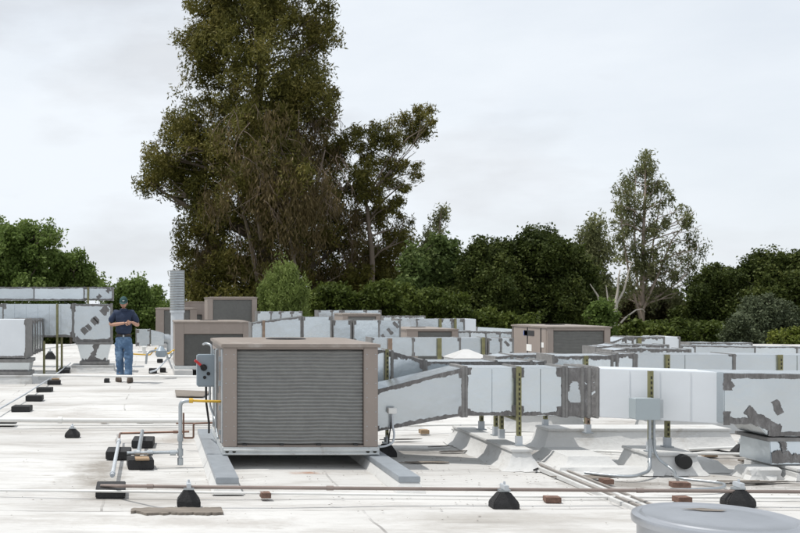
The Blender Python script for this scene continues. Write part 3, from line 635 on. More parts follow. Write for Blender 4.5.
pipe('conduit','grey conduit dropping from the junction box and curving right along the roof',[(xb+.03,9.70,.53),(xb+.03,9.70,.16),(xb+.14,9.52,.05),(X(675,9.25),9.25,.03),(X(722,9.05),9.0,.03),(X(724,8.75),8.75,.03),(X(640,8.6),8.6,.03)],.013,'galv','conduit',.12,couplings=(((xb+.03,9.70,.30),(0,0,1)),))
# little white control box on the sloping duct
t = thing('small_control_box', 'small white control box on the sloping duct by the big unit', 'control box', W(391,411,10.3))
yc=10.30; MB().box(X(388,yc),X(396,yc),yc-.03,yc+.05,Z(413.5,yc),Z(408,yc)).build('box_body', M['white'], t, bevel=.004)
MB().bend([W(392,413,yc),W(392.5,426,yc),W(394.5,434,yc-.05),W(393,443,yc-.1),W(386,446,yc-.15),W(379,447,yc-.25)],.011,.08).build('flexible_cord', M['galvpaint'], t, smooth=True)
MB().bend([W(391.6,413,yc+.02),W(391,425,yc+.02),W(389,437,yc),W(388.5,445,yc)],.007,.05).build('wire', M['dark'], t, smooth=True)

# ------------------------------------------------------------------ pipe supports
def rubber_support(label, px, py, w_=.19, h_=.15, group='black rubber pipe supports with metal clamps', clamp=True):
    p = G(px,py); t = thing('pipe_support', label, 'pipe support', (p.x,p.y+.07,0), group); x=p.x; y=p.y
    a=[Vector((x-w_/2,y,-.01)),Vector((x+w_/2,y,-.01)),Vector((x+w_/2,y+.14,-.01)),Vector((x-w_/2,y+.14,-.01))]
    b=[Vector((x-w_/2,y+.005,h_*.30)),Vector((x+w_/2,y+.005,h_*.30)),Vector((x+w_/2,y+.135,h_*.30)),Vector((x-w_/2,y+.135,h_*.30))]
    c=[Vector((x-w_*.2,y+.03,h_*.85)),Vector((x+w_*.2,y+.03,h_*.85)),Vector((x+w_*.2,y+.11,h_*.85)),Vector((x-w_*.2,y+.11,h_*.85))]
    MB().loft([a,b,c]).build('rubber_block', M['rubber'], t, bevel=.008)
    if clamp:
        MB().box(x-w_*.22,x+w_*.22,y+.045,y+.09,h_*.86,h_*.98).build('channel', M['galv'], t)
        q = MB(); q.box(x-.018,x+.018,y+.0,y+.12,h_*.98,h_*1.25); q.tube([(x,y+.06,h_*1.25),(x,y+.06,h_*1.42)],.010,8); q.build('clamp', M['galvpaint'], t, bevel=.004)
    return t
rubber_support('black rubber support nearest the left sleeper, under the long brown pipe', 189, 507)
rubber_support('black rubber support in the middle of the long brown pipe', 507, 509, .21)
rubber_support('black rubber support beside the round vent cap', 743, 506.5, .23)
rubber_support('lone black rubber support on the open roof at the left', 72, 437, .185, .11)
rubber_support('black rubber support under the sloping duct at the unit corner', 388, 457, .2, .16)
rubber_support('black rubber support left of the elbow, far behind the round vent cap', 747, 456, .22, .14)
rubber_support('dark rubber support at the back end of the grey curb', 462, 442, .12, .14)
def block(name, label, px0, px1, py, d, h_, m, cat, group=None, rz=0, slots=False):
    p0=G(px0,py); p1=G(px1,py); w_=(p1.x-p0.x)/2; mb=MB(); mb.box(-w_,w_,-d/2,d/2,-.01,h_)
    o=mb.build(name, M[m], bevel=.006); o.location=((p0.x+p1.x)/2,p0.y+d/2,0); o.rotation_euler=(0,0,R(rz+((px0*7+py*3)%9-4))); tag(o,label,cat,group); return o
gb='flat black rubber blocks'
block('rubber_block','flat black block nearest the viewer on the diagonal conduit',11.5,30,411.5,.30,.075,'rubber','rubber block',gb)
block('rubber_block','flat black block second nearest on the diagonal conduit',25.5,42,400.5,.28,.075,'rubber','rubber block',gb)
block('rubber_block','flat black block third on the diagonal conduit',36.5,51.5,392,.28,.075,'rubber','rubber block',gb)
block('rubber_block','flat black block carrying a piece of wood on the diagonal conduit',47,60,384.5,.28,.075,'rubber','rubber block',gb)
block('rubber_block','farthest flat black block on the diagonal conduit',57,68.5,373,.9,.075,'rubber','rubber block',gb)
block('rubber_block','flat black block under the pale pipe at the left edge',-8,14,425.5,.36,.06,'rubber','rubber block',gb)
block('rubber_block','flat black block at the near end of the grey cross pipe',95,125,497,.40,.065,'rubber','rubber block',gb)
block('rubber_block','flat black block left of the gas pipe crossing',106,130.5,458.5,.38,.07,'rubber','rubber block',gb)
block('rubber_block','flat black block behind the gas pipe crossing',132.5,154,447,.42,.07,'rubber','rubber block',gb)
block('rubber_block','black block under the gas pipe with wood on top',127,153,468.5,.30,.085,'rubber','rubber block',gb)
block('rubber_block','tiny black block on the roof left of the man',104,109,382.5,.3,.07,'rubber','rubber block',gb)
def wood(label, px0, px1, py, z, d, h_, m='wood', name='wood_block', cat='wood block', rz=0, group=None):
    p0=G(px0,py,z); p1=G(px1,py,z); w_=(p1.x-p0.x)/2
    o=MB().box(-w_,w_,-d/2,d/2,0,h_).build(name, M[m], bevel=.003); o.location=((p0.x+p1.x)/2,p0.y+d/2,z); o.rotation_euler=(0,0,R(rz)); return tag(o,label,cat,group)
wood('piece of bare wood on the black block under the gas pipe',135,149,460.5,.087,.18,.02,rz=4)
wood('piece of tan wood on the black block of the diagonal conduit',51.5,59,380,.077,.16,.03,rz=8)
wood('small tan wooden block beneath the pale pipe at the left',100.5,107,423,0,.10,.05)
wood('small tan wooden block on the roof beyond the big unit and under the sloping duct',421,429.5,434,0,.12,.05)
gr='red brown blocks under the long pipe'
for lab,a,b_,c,rz in (('red brown block just right of the left rubber support',261,271,498.5,3),('pair of red brown block pieces right of the middle rubber support',547,562,503,-6),
                      ('red brown block beside the left conduit bend',603.5,614,484.5,8),('red brown block below the black boot, right of the post',674,691.5,488,-8),
                      ('red brown block left of the round vent cap support',678,692.5,503,5)):
    wood(lab,a,b_,c,0,.10,.045,'brick','brick_block','block',rz,gr)

# ------------------------------------------------------------------ pipes
Yp=8.16
t = pipe('pipe','long brown pipe crossing the whole foreground',[W(101,485.7,8.62),W(112,485.8,8.55),W(150,486.2,Yp),W(189,487,Yp),W(507,489.4,Yp),W(743,491.3,Yp),W(900,492.5,Yp)],.0145,'pipebrown',couplings=((W(150,486.2,Yp),(1,0,0)),(W(640,490.5,Yp),(1,0,0)),(W(330,488,Yp),(1,0,0))))
pipe('conduit','thin pale conduit lying behind the long brown pipe',[W(-60,489.6,8.62),W(95,491,8.5),W(300,493.5,8.5),W(540,496.5,8.4),W(760,497.5,8.4),W(900,498,8.4)],.011,'pvc','conduit',.2)
p0=G(3,414,.06)
pipe('conduit','diagonal grey conduit running over the row of black blocks',[(-2.24,14.4,.085),(-2.14,17,.09),(-2.06,21.,.09),(-2.06,26,.09)],.014,'galvpaint','conduit',.2)
pipe('pipe','pale pipe lying across the open roof at the left',[W(-40,419.5,13.3),W(130,420.5,13.3),W(230,421,13.3)],.032,'pvc',couplings=((W(60,420,13.3),(1,0,0)),))
pipe('pipe','thin pale pipe beneath the thicker one at the left',[W(-40,424.6,13.05),W(150,425,13.05),W(225,425,13.05)],.010,'pvc')
pipe('pipe','white pipe passing in front of the shoes of the man',[W(33,375,20.2),W(110,376,20.2),W(190,376.5,20.2),W(240,377,20.2)],.024,'pvc',couplings=((W(157,376,20.2),(1,0,0)),))
xr=X(180.3,10.1); Yr=10.1
t = thing('gas_riser', 'grey threaded gas riser with tee beside the left sleeper', 'gas pipe', (xr,Yr,0))
MB().bend([(xr,Yr,.03),(xr,Yr,.655),(X(192,Yr),Yr,.665)],.020,.05).build('riser', M['galv'], t, smooth=True)
for z in (.05,.145,.29): MB().tube([(xr,Yr,z-.035),(xr,Yr,z+.035)],.030,14).build('fitting', M['galv'], t, smooth=True)
MB().bend([(xr-.02,Yr,.145),(X(127,Yr)+.06,Yr,.135),(X(127,Yr),Yr,.135)],.018).build('branch', M['galv'], t, smooth=True)
for px in (137,150,173): MB().tube([(X(px,Yr)-.03,Yr,.138),(X(px,Yr)+.03,Yr,.138)],.028,12).build('fitting', M['galv'], t, smooth=True)
MB().bend([(X(139,Yr),Yr+.01,.135),(X(139,Yr),Yr+.3,.14),(X(139,Yr)+.02,11.95,.12)],.022).build('cross_branch', M['galv'], t, smooth=True)
MB().tube([(X(189,Yr),Yr,.665),(X(193,Yr),Yr,.665)],.026,10).build('brass_nut', M['yellow'], t, smooth=True)
MB().bend([(X(192,Yr),Yr,.665),(X(202,Yr),Yr+.0,.66),(.73,10.25,.64)],.013,.1).build('yellow_hose', M['yellow'], t, smooth=True)
pipe('copper_pipe','thin copper pipe running left from the condensate trap',[(.46,11.75,.14),(X(120,11.9),11.9,.10),(X(120,11.9)-.0,11.8,.10),(-.345,11.0,.10),(-.335,9.0,.10)],.013,'copper',fil=.04,couplings=((( .3,11.75,.135),(1,0,0)),))
t = pipe('conduit','grey cross pipe linking the copper pipe to the near black block',[(-.348,11.3,.105),(-.338,8.95,.105)],.019,'galvpaint','conduit',couplings=(((-.347,11.1,.105),(0,1,0)),((-.338,9.05,.105),(0,1,0))))
Yt=11.2
pipe('condensate_trap','small copper condensate trap loop beside the left sleeper',[(X(183.5,Yt),Yt,.42),(X(183.5,Yt),Yt,.14),(X(193.5,Yt),Yt,.14),(X(193.5,Yt),Yt,.30),(.74,Yt,.31)],.011,'copper',fil=.02)
pipe('copper_pipe','short copper stub pipe near the condensate trap',[(X(176,Yt+.1),Yt+.1,.29),(X(196,Yt+.1),Yt+.1,.29)],.010,'copper')
# bigger pipes at far right
pipe('conduit','slanting pale conduit left of the big duct elbow',[W(688,449.5,10.9),W(735,447.5,11.2),W(765,443,11.6),W(790,441,11.8)],.016,'pvc','conduit',.1)
pipe('pipe','pale pipe lying on the roof left of the duct elbow',[W(690,453.5,10.7),W(762,454.2,10.7)],.016,'pvc')
pipe('pipe','thin pale pipe behind the tan wooden block',[W(398,426,12.6),W(440,425,12.8),W(560,424,13.2)],.012,'pvc')
pipe('pipe','short bent tan pipe at the back end of the grey curb',[W(452,429,11.9),W(462,429.5,11.8),W(465,434,11.6)],.016,'pvc')

# ------------------------------------------------------------------ curbs and battens
def curb(label, x0,x1,y0,y1,h_,fl=.10,cap=True,group='membrane covered roof curbs',seed=0, m='membrane'):
    t = thing('roof_curb', label, 'curb', ((x0+x1)/2,(y0+y1)/2,0), group)
    rnd=random.Random(seed); 
    def ring(e,z,n=8,j=.0):
        pts=[]; 
        for (ax,ay),(bx,by) in (((x0-e,y0-e),(x1+e,y0-e)),((x1+e,y0-e),(x1+e,y1+e)),((x1+e,y1+e),(x0-e,y1+e)),((x0-e,y1+e),(x0-e,y0-e))):
            for k in range(n): f=k/n; pts.append(Vector((ax+(bx-ax)*f+rnd.uniform(-j,j),ay+(by-ay)*f+rnd.uniform(-j,j),z)))
        return pts
    MB().loft([ring(fl,-.012,8,.03),ring(fl*.45,h_*.22,8,.012),ring(.02,h_*.6,8,.006),ring(0,h_-.03,8,.003)]).build('membrane_skirt', M[m], t, smooth=True)
    if cap: MB().box(x0-.02,x1+.02,y0-.02,y1+.02,h_-.028,h_).build('curb_cap', M[m], t, bevel=.006)
    return t
curb('grey sided curb under the short strut posts, running away from the viewer',3.62,3.80,9.98,11.9,.19,.12,seed=1)
curb('white lumpy curb in the middle under the sealant smeared collar',4.12,4.52,9.85,10.5,.17,.18,cap=False,seed=2)
curb('long low white curb behind the lumpy one',4.0,4.86,9.72,9.80,.09,.10,cap=False,seed=7)
curb('curb under the post with the grey junction box',4.86,5.30,9.72,10.25,.19,.10,seed=3)
curb('curb stretching right from below the junction box into the shade',5.38,5.62,9.9,10.8,.12,.12,cap=False,seed=8)
curb('small white curb block left of the duct elbow base',5.66,5.92,9.42,9.62,.13,.04,cap=False,seed=4)
curb('broad white curb carrying the duct elbow',6.03,6.8,9.3,10.1,.11,.06,seed=5)
curb('long curb crossing behind the lumpy curb under the ducts',4.55,6.6,11.4,11.75,.22,.12,seed=6)
curb('white curb with a square end beyond the junction box',6.15,6.95,12.3,12.6,.24,.10,seed=9)
curb('far white curb behind the long crossing curb',4.6,5.6,13.0,13.35,.22,.10,seed=10)
curb('low white curb under the left duct base beside the man',X(72,24),X(113,24),23.9,24.85,Z(365,24),.06,seed=11)
curb('low white curb under the nearest duct box',-4.6,X(31,20.4),20.4,21.5,.17,.05,seed=12)
# black boot on the curb
t = MB().tube([(X(681,9.7),9.62,.115),(X(681.5,9.7),9.66,.12),(X(682,9.7),9.8,.13)],[.066,.07,.055],18).build('pipe_boot', M['sock'], smooth=True); tag(recentre(t,(X(681,9.7),9.66,.05)),'round black rubber boot on the side of the junction box curb','pipe boot')
gbt='old wooden battens running toward the viewer'
for k,(xa,wd,m_,lab) in enumerate(((3.84,.035,'membrane','leftmost pale batten in the strip of battens running toward the vent cap'),(3.905,.03,'batten','narrow weathered batten beside the leftmost pale one'),(3.965,.045,'membrane','wide pale batten in the middle of the batten strip'),(4.035,.028,'batten','rightmost weathered batten of the batten strip'))):
    o = MB().box(xa,xa+wd,7.3+.03*k,10.75-.05*k,-.01,.028+.006*(k%2)).build('batten', M[m_], bevel=.003); tag(recentre(o,(xa,9,0)), lab, 'batten', gbt)
rnd=random.Random(4); pts=[]; xa,xb=X(131,8.0),X(222,8.0); la=0; lb=0
for k in range(41): la=.7*la+rnd.uniform(-.012,.012); pts.append(Vector((xa+(xb-xa)*k/40, 8.06+la-.05*(k==0), .004)))
for k in range(41): lb=.7*lb+rnd.uniform(-.02,.02); pts.append(Vector((xb-(xb-xa)*k/40, 7.87+lb+.05*(k>34)*(k-34)/6, .004)))
n_=len(pts); o = MB().add([p-Vector((0,0,.02)) for p in pts]+pts,[tuple(range(n_))[::-1],tuple(range(n_,2*n_))]+[(k,(k+1)%n_,n_+(k+1)%n_,n_+k) for k in range(n_)]).build('roof_patch', M['board']); tag(recentre(o,(.2,7.95,0)),'dark weathered flat patch in front of the left rubber support','roof patch')
o = MB().loft([[W(176,396.5,17.6),W(203,397,17.5),W(211,392,18.5),W(175,390.5,18.9)],[W(176,396.5,17.6)+Vector((0,0,.015)),W(203,397,17.5)+Vector((0,0,.015)),W(211,392,18.5)+Vector((0,0,.015)),W(175,390.5,18.9)+Vector((0,0,.015))]]).build('plywood_board', M['board']); tag(recentre(o,(.6,18,0)),'tan board on the roof below the grey disconnect switch','board')
for (px,py,w_,d_,lab) in ((428,463,.7,.10,'torn dark scrap of roofing below the sloping duct'),(585,478,.75,.16,'brown debris scrap before the white lumpy curb'),(757,470,.45,.10,'brown debris scrap left of the elbow curb'),(740,482,.62,.07,'thin brown debris strip behind the vent cap')):
    p=G(px,py); rnd=random.Random(px); pts=[]
    for k in range(16):
        a=2*math.pi*k/16; rr_=rnd.uniform(.5,1); pts.append(Vector((p.x+math.cos(a)*w_/2*rr_,p.y+math.sin(a)*d_/2*rr_*1.4,.008)))
    o=MB().add(pts+[q+Vector((0,0,.006)) for q in pts],[tuple(range(16))[::-1],tuple(range(16,32))]+[(k,(k+1)%16,16+(k+1)%16,16+k) for k in range(16)]).build('roofing_scrap', M['board']); tag(recentre(o,(p.x,p.y,0)),lab,'roofing scrap','scraps of old roofing')

curb('low white curb left of the long crossing curb',2.9,3.5,13.2,13.5,.16,.10,cap=False,seed=21)
curb('white curb beneath the long pale blue duct',6.9,9.2,12.9,13.3,.20,.12,seed=22)
pipe('pipe','pale pipe crossing between the crossing curb and the lumpy curb',[G(548,452,.02),G(600,451,.02),G(640,453,.02)],.014,'pvc')
pipe('conduit','bent conduit rising by the long crossing curb',[G(612,446,.02),G(625,441,.02),G(636,437,.02),G(652,437,.02)],.012,'galv','conduit',.06)
pipe('conduit','dark cable lying under the angled duct',[G(690,452,.015),G(710,449,.015),G(735,453,.015),G(762,451,.015)],.010,'rubber','cable',.3)
pipe('conduit','dark cable curling left of the lumpy curb',[G(534,470,.012),G(542,467,.012),G(551,470,.012),G(558,468,.012)],.010,'rubber','cable',.3)
for lab,a,b_,c,m_ in (('tan wooden scrap under the pale pipes at the right',705,718,457,'wood'),('weathered wooden scrap by the elbow curb',742,760,462,'board'),('weathered scrap beyond the lumpy curb',560,580,441,'board'),('tan wooden scrap beside the black pipe boot curb',700,712,468,'wood')):
    wood(lab,a,b_,c,0,.08,.02,m_,'wood_scrap','wood scrap',rz=(a%11)-5)
I_ = [spx(p, 17.2, pt, pt+14, .5) for p,pt in ((596,347),(606,346.5),(618,344.5),(636,344.5),(652,345),(668,345)) ]
duct('air_duct', 'many jointed duct between the long pale blue duct and the streaked duct', I_, edges='both', smear=.10, amp=.7)
I_ = [spx(p, 29., pt, pt+12, .6) for p,pt in ((690,342.5),(712,342.5),(730,343),(752,343))]
duct('air_duct', 'far short duct peeking over the low far duct at the right', I_, edges='both', smear=.10, amp=.7)
I_ = [spx(p, 26., pt, pt+12, .5) for p,pt in ((458,331),(470,331),(486,331.5),(500,332),(512,332))]
duct('air_duct', 'short duct between the low taupe unit and the right hand one', I_, edges='both', smear=.10, amp=.7)
def debris():
    rg=random.Random(12); mb=MB()
    for _ in range(800):
        y=6.9+22*rg.random()**1.6; x=rg.uniform(-.17,.68)*y; 
        if rg.random()<.6: x=3.4+rg.gauss(0,1.6); y=9.6+rg.gauss(0,.9)
        if y<6.8: continue
        a=rg.uniform(0,3.14); l=rg.uniform(.003,.016); w_=l*rg.uniform(.25,.8); c,s_=math.cos(a),math.sin(a)
        mb.add([(x+l*c,y+l*s_,.006),(x-w_*s_,y+w_*c,.010),(x-l*c,y-l*s_,.006),(x+w_*s_,y-w_*c,.009)],[(0,1,2,3)])
    o=mb.build('leaf_litter', M['board'], kind='stuff'); o['label']='dry leaf litter and grit scattered over the white roof'; o['category']='litter'
debris()
gk='torn black streaks of old mastic on the roof'
rg=random.Random(3)
for k,(px,py,w_,d_,lab) in enumerate(((455,452,.5,.05,'thin dark mastic streak left of the grey curb'),(440,447,.35,.04,'short dark mastic streak behind the sloping duct shadow'),(556,459,.35,.05,'dark mastic streak right of the post base'),(690,445,.7,.07,'long dark streak below the angled duct'),(712,449,.6,.06,'dark streak between two pale pipes at the right'),(150,423.5,.5,.05,'black slotted scrap beside the pale pipe'),(600,470,.5,.05,'dark streak at the foot of the white lumpy curb'),(765,483,.8,.06,'dark curled streak before the elbow curb'),(400,440,.6,.05,'dark streak right of the big unit corner'))):
    p=G(px,py); pts=[]
    for q in range(18):
        a=2*math.pi*q/18; r_=rg.uniform(.45,1); pts.append(Vector((p.x+math.cos(a)*w_/2*r_,p.y+math.sin(a)*d_*r_+.06*math.cos(a)*rg.uniform(.5,1),.007)))
    o=MB().add(pts+[q+Vector((0,0,.005)) for q in pts],[tuple(range(18))[::-1],tuple(range(18,36))]+[(q,(q+1)%18,18+(q+1)%18,18+q) for q in range(18)]).build('mastic_scrap', M['scrap']); tag(recentre(o,(p.x,p.y,0)),lab,'roofing scrap',gk)
# clutter beside the second unit
t = pipe('gas_pipe','tangle of small gas pipes at the left of the second taupe unit',[W(146,364,22),W(147,352,22),W(158,350,22.2),W(166,352,22.2),W(168,360,22.5),W(173,352,22.6)],.025,'galv',fil=.1)
MB().bend([W(155,352,22),W(160,350,22),W(168,354,22.4),W(174,350,22.8)],.02,.1).build('yellow_hose', M['yellow'], t, smooth=True)
MB().bend([W(150,372,21.6),W(157,370,21.7),W(168,358,22),W(172,368,22.4)],.02,.1).build('grey_hose', M['galvpaint'], t, smooth=True)
MB().bend([W(133,354,24),W(150,355,24),W(156,348,23)],.018,.1).build('thin_line', M['yellow'], t, smooth=True)
MB().box(X(157,22),X(163,22),22,22.15,Z(363,22),Z(359,22)).build('regulator', M['rubber'], t, bevel=.01)
o=MB().lathe([(.09,0),(.12,.05),(.12,.14),(.05,.22),(.03,.24)],(0,0,0),16).build('gas_regulator', M['switch'], smooth=True); o.location=W(161,357,22); tag(o,'small blue grey gas regulator by the second taupe unit','regulator')
block('rubber_block','dark block at the pipes left of the second unit',149,157,373,.3,.10,'rubber','rubber block',gb)
block('rubber_block','dark block touching the grey base of the second unit',160,166,372,.3,.09,'rubber','rubber block',gb)
# left clutter
rubber_support('dark support beneath the olive posts at the left',50,359,.32,.24)
pipe('pipe','pale pipe lying behind the olive posts at the left',[W(40,349,29),W(78,344,30)],.025,'pvc')
# far small white vents among the ducts
for px,py,Y_,lab in ((144,352,33,'small white vent pipe on the far roof right of the man'),):
    o=MB().lathe([(.06,0),(.06,.5),(.11,.52),(.11,.62),(.02,.66)],(0,0,0),14).build('vent_pipe', M['pvc'], smooth=True); o.location=(X(px,Y_),Y_,0); o.scale.z = Z(py-6,Y_)/.66; tag(o,lab,'vent pipe')
# ------------------------------------------------------------------ the man
def skin_mesh(chains, subdiv=2):
    """chains: list of (points [(x,y,z,r)], links [(i,j)]) -> evaluated mesh data as (verts, faces)"""
    V=[];F=[]
    for pts, links in chains:
        me=bpy.data.meshes.new('tmp'); me.from_pydata([p[:3] for p in pts], links, []); o=bpy.data.objects.new('tmp', me); COL.objects.link(o)
        o.modifiers.new('s','SKIN'); sk=me.skin_vertices[0].data
        for i,p in enumerate(pts):
            r=p[3]; sk[i].radius=(r, p[4] if len(p)>4 else r); sk[i].use_root=(i==0)
        o.modifiers['s'].use_smooth_shade=True
        m=o.modifiers.new('u','SUBSURF'); m.levels=subdiv; m.render_levels=subdiv
        dg=bpy.context.evaluated_depsgraph_get(); ev=o.evaluated_get(dg); em=ev.to_mesh()
        b=len(V); V+=[v.co.copy() for v in em.vertices]; F+=[tuple(b+k for k in f.vertices) for f in em.polygons]
        ev.to_mesh_clear(); bpy.data.objects.remove(o); bpy.data.meshes.remove(me)
    return V,F
def man():
    P = G(123.5,382); px,py = P.x, P.y+.12
    t = thing('person', 'man in navy shirt, blue jeans and dark green cap looking down at his hands', 'person', (px,py,0))
    o0 = Vector((px,py,0))
    skin = mat('skin', (.42,.24,.17), .6, var=.06, scale=20); navy = mat('navy_shirt', (.017,.029,.062), .85, var=.25, scale=9, bump=.5, bscale=14)
    jean = mat('blue_jeans', (.065,.125,.22), .85, var=.28, scale=7, bump=.5, bscale=16, dirt=(.19,.29,.42), dscale=3.5, dlo=.5, dhi=.66)
    shoe = mat('brown_shoe', (.06,.042,.03), .7, var=.2); hair = mat('grey_brown_hair', (.10,.085,.07), .8, var=.2)
    capm = mat('dark_green_cap', (.012,.055,.055), .8, var=.2); belt = mat('black_belt', (.02,.018,.016), .5)
    def put(name, VF, m, parent=t, smooth=True):
        from mathutils import noise as NZ
        vs_=[]
        for v in VF[0]:
            q=v.copy()
            if name in ('polo_shirt','jeans'):
                c=Vector((0 if name=='polo_shirt' else (.1 if v.x>0 else -.1), 0, v.z)); d=(v-c); d.z=0
                if d.length>1e-4: q+=d.normalized()*(NZ.noise(Vector((v.x*7,v.y*7,v.z*16)))*.020+NZ.noise(Vector((v.x*16+5,v.y*16,v.z*34)))*.007)
            vs_.append(q+o0)
        mb=MB(); mb.add(vs_, VF[1]); return mb.build(name, m, parent, smooth=smooth)
    # arms and hands: elbows out, hands meet at the lower chest slightly to the right
    eL=(-.285,.03,1.19); eR=(.30,.03,1.18); wL=(.03,-.30,1.235); wR=(.185,-.29,1.25)
    neck=[(0,0,1.0,.10,.07),(0,.01,1.2,.10,.08),(0,.01,1.38,.10,.07),(0,0,1.49,.062),(0,-.02,1.56,.058),
          (-.16,.01,1.41,.05),(-.235,.02,1.33,.046),(*eL,.043),(-.13,-.13,1.21,.040),(*wL,.028),
          (.16,.01,1.41,.05),(.245,.02,1.32,.046),(*eR,.043),(.25,-.13,1.21,.040),(*wR,.028),
          (-.09,0,.88,.07),(-.10,0,.50,.05),(-.075,.02,.09,.04),(.09,0,.88,.07),(.11,-.09,.50,.05),(.085,-.06,.09,.04)]
    links=[(0,1),(1,2),(2,3),(3,4),(2,5),(5,6),(6,7),(7,8),(8,9),(2,10),(10,11),(11,12),(12,13),(13,14),(0,15),(15,16),(16,17),(0,18),(18,19),(19,20)]
    chains=[(neck,links)]
    def hand(w, d, up, side):
        w=Vector(w); d=Vector(d).normalized(); s=Vector(side).normalized(); u=Vector(up).normalized(); out=[]
        palm=[(*w,.026,.026),(*(w+d*.045),.036,.02),(*(w+d*.085),.040,.018)]; out.append((palm,[(0,1),(1,2)]))
        for k,(off,ln) in enumerate(((-.030,.062),(-.010,.072),(.011,.068),(.031,.052))):
            b=w+d*.078+s*off; p1=b+d*ln*.5+u*.004; p2=p1+(d*.55-u*.6).normalized()*ln*.32; p3=p2+(-u).normalized()*ln*.30
            out.append(([(*b,.010),(*p1,.0095),(*p2,.009),(*p3,.008)],[(0,1),(1,2),(2,3)]))
        b=w+d*.03-s*.03; p1=b-s*.022+d*.03; p2=p1+d*.03-u*.01; out.append(([(*b,.012),(*p1,.011),(*p2,.009)],[(0,1),(1,2)]))
        return out
    chains += hand(wL,(.75,-.45,.1),(0,-.4,1),(.2,.3,.9)); chains += hand(wR,(-.8,-.35,.05),(0,-.4,1),(.2,.3,.9))
    V,F = skin_mesh(chains)
    # head: sphere shaped into a skull with brow, nose, mouth, chin; tilted forward
    Rm = Matrix.Rotation(R(15),3,'X') @ Matrix.Rotation(R(-6),3,'Z'); hc=Vector((.0,-.045,1.655)); b=len(V); nu,nv=28,22
    def hp(u,v):
        th=2*math.pi*u/nu; ph=math.pi*v/nv; x=math.sin(ph)*math.sin(th); y=-math.sin(ph)*math.cos(th); z=math.cos(ph)
        X_,Y_,Z_ = x*.077, y*.098, z*.118
        if Z_<-.02: k=1-(-Z_-.02)*3.0; X_*=k; Y_= Y_*(1-(-Z_-.02)*1.4) if Y_<0 else Y_*k
        f=max(0,-y)**6*math.exp(-(x/.16)**2)
        Y_-= f*(.026*math.exp(-((Z_+.018)/.016)**2)+.012*math.exp(-((Z_-.0)/.02)**2)+.010*math.exp(-((Z_+.055)/.010)**2)+.014*math.exp(-((Z_+.095)/.016)**2))
        for sx_ in (-1,1): Y_+= .012*math.exp(-((X_-sx_*.031)/.014)**2-((Z_-.010)/.010)**2)*(1 if y<0 else 0)
        return Rm@Vector((X_,Y_,Z_))+hc
    V+=[hp(u,v) for v in range(nv+1) for u in range(nu)]
    F+=[(b+v*nu+u,b+v*nu+(u+1)%nu,b+(v+1)*nu+(u+1)%nu,b+(v+1)*nu+u) for v in range(nv) for u in range(nu)]
    for s in (-1,1):
        b=len(V); 
        for v in range(7):
            for u in range(10):
                a=2*math.pi*u/10; p=math.pi*v/6; V.append(Rm@Vector((s*.080+.010*math.sin(p)*math.cos(a), .012+.018*math.sin(p)*math.sin(a), -.012+.030*math.cos(p)))+hc)
        F+=[(b+v*10+u,b+v*10+(u+1)%10,b+(v+1)*10+(u+1)%10,b+(v+1)*10+u) for v in range(6) for u in range(10)]
    body = put('body',(V,F),skin)
    def hl(x,y,z): return Rm@Vector((x,y,z))+hc+o0
    for s in (-1,1): 
        MB().tube([hl(s*.031,-.074,.010),hl(s*.031,-.083,.010)],.009,8).build('eye',M['white'],body); 
        MB().tube([hl(s*.031,-.083,.008),hl(s*.031,-.086,.008)],.005,8).build('pupil',M['dark'],body)
        MB().tube([hl(s*.018,-.094,.026),hl(s*.046,-.084,.027)],.004,6).build('eyebrow',hair,body)
    MB().tube([hl(-.020,-.099,-.052),hl(0,-.104,-.051),hl(.020,-.099,-.052)],.004,6).build('mouth',mat('lips',(.30,.12,.10),.6),body)
    # hair at the back and sides under the cap
    mb=MB(); rings=[]
    for v in range(9):
        ph=math.pi*(.30+.36*v/8); rings.append([hl(.084*math.sin(ph)*math.sin(th), .106*math.sin(ph)*math.cos(th)+.004, .124*math.cos(ph)) for th in [math.pi*2*(-.31+.62*k/16) for k in range(17)]])
    vs=[p for r in rings for p in r]; mb.add(vs,[(v*17+k,v*17+k+1,(v+1)*17+k+1,(v+1)*17+k) for v in range(8) for k in range(16)]); mb.build('hair',hair,t,smooth=True)
    # cap
    mb=MB(); rings=[]
    for v in range(8):
        ph=.02+math.pi*.47*v/7; rings.append([hl(.088*math.sin(ph)*math.cos(th), .108*math.sin(ph)*math.sin(th), .030+.108*math.cos(ph)) for th in [2*math.pi*k/24 for k in range(24)]])
    mb.loft(rings); c=mb.build('cap',capm,t,smooth=True)
    mb=MB(); top=[]; n=14
    for k in range(n+1):
        a=math.pi*(1.12+.76*k/n); top.append((.087*math.cos(a),.107*math.sin(a))); 
    vs=[hl(x,y,.034) for x,y in top]+[hl(x*1.02,y*1.0-.075*max(0,math.sin(math.pi*k/n))**.6,.022) for k,(x,y) in enumerate(top)]
    vs+= [p-Vector((0,0,.006)) for p in vs]; m1=n+1
    mb.add(vs,[(k,k+1,m1+k+1,m1+k) for k in range(n)]+[(2*m1+k,2*m1+k+1,3*m1+k+1,3*m1+k) for k in range(n)]+[(m1+k,m1+k+1,3*m1+k+1,3*m1+k) for k in range(n)])
    mb.build('cap_brim',capm,c,smooth=True)
    # pale winged emblem on the cap front
    mb=MB(); q=[(-.028,.0),(-.008,.010),(0,.004),(.010,.014),(.030,.006),(.012,-.004),(0,-.012),(-.012,-.004)]
    mb.add([hl(x+.008,-.1085-.004+.6*x*x*5-.5*(z-.0)*.3,.072+z) for x,z in q],[tuple(range(8))]); mb.build('cap_emblem',M['white'],c)
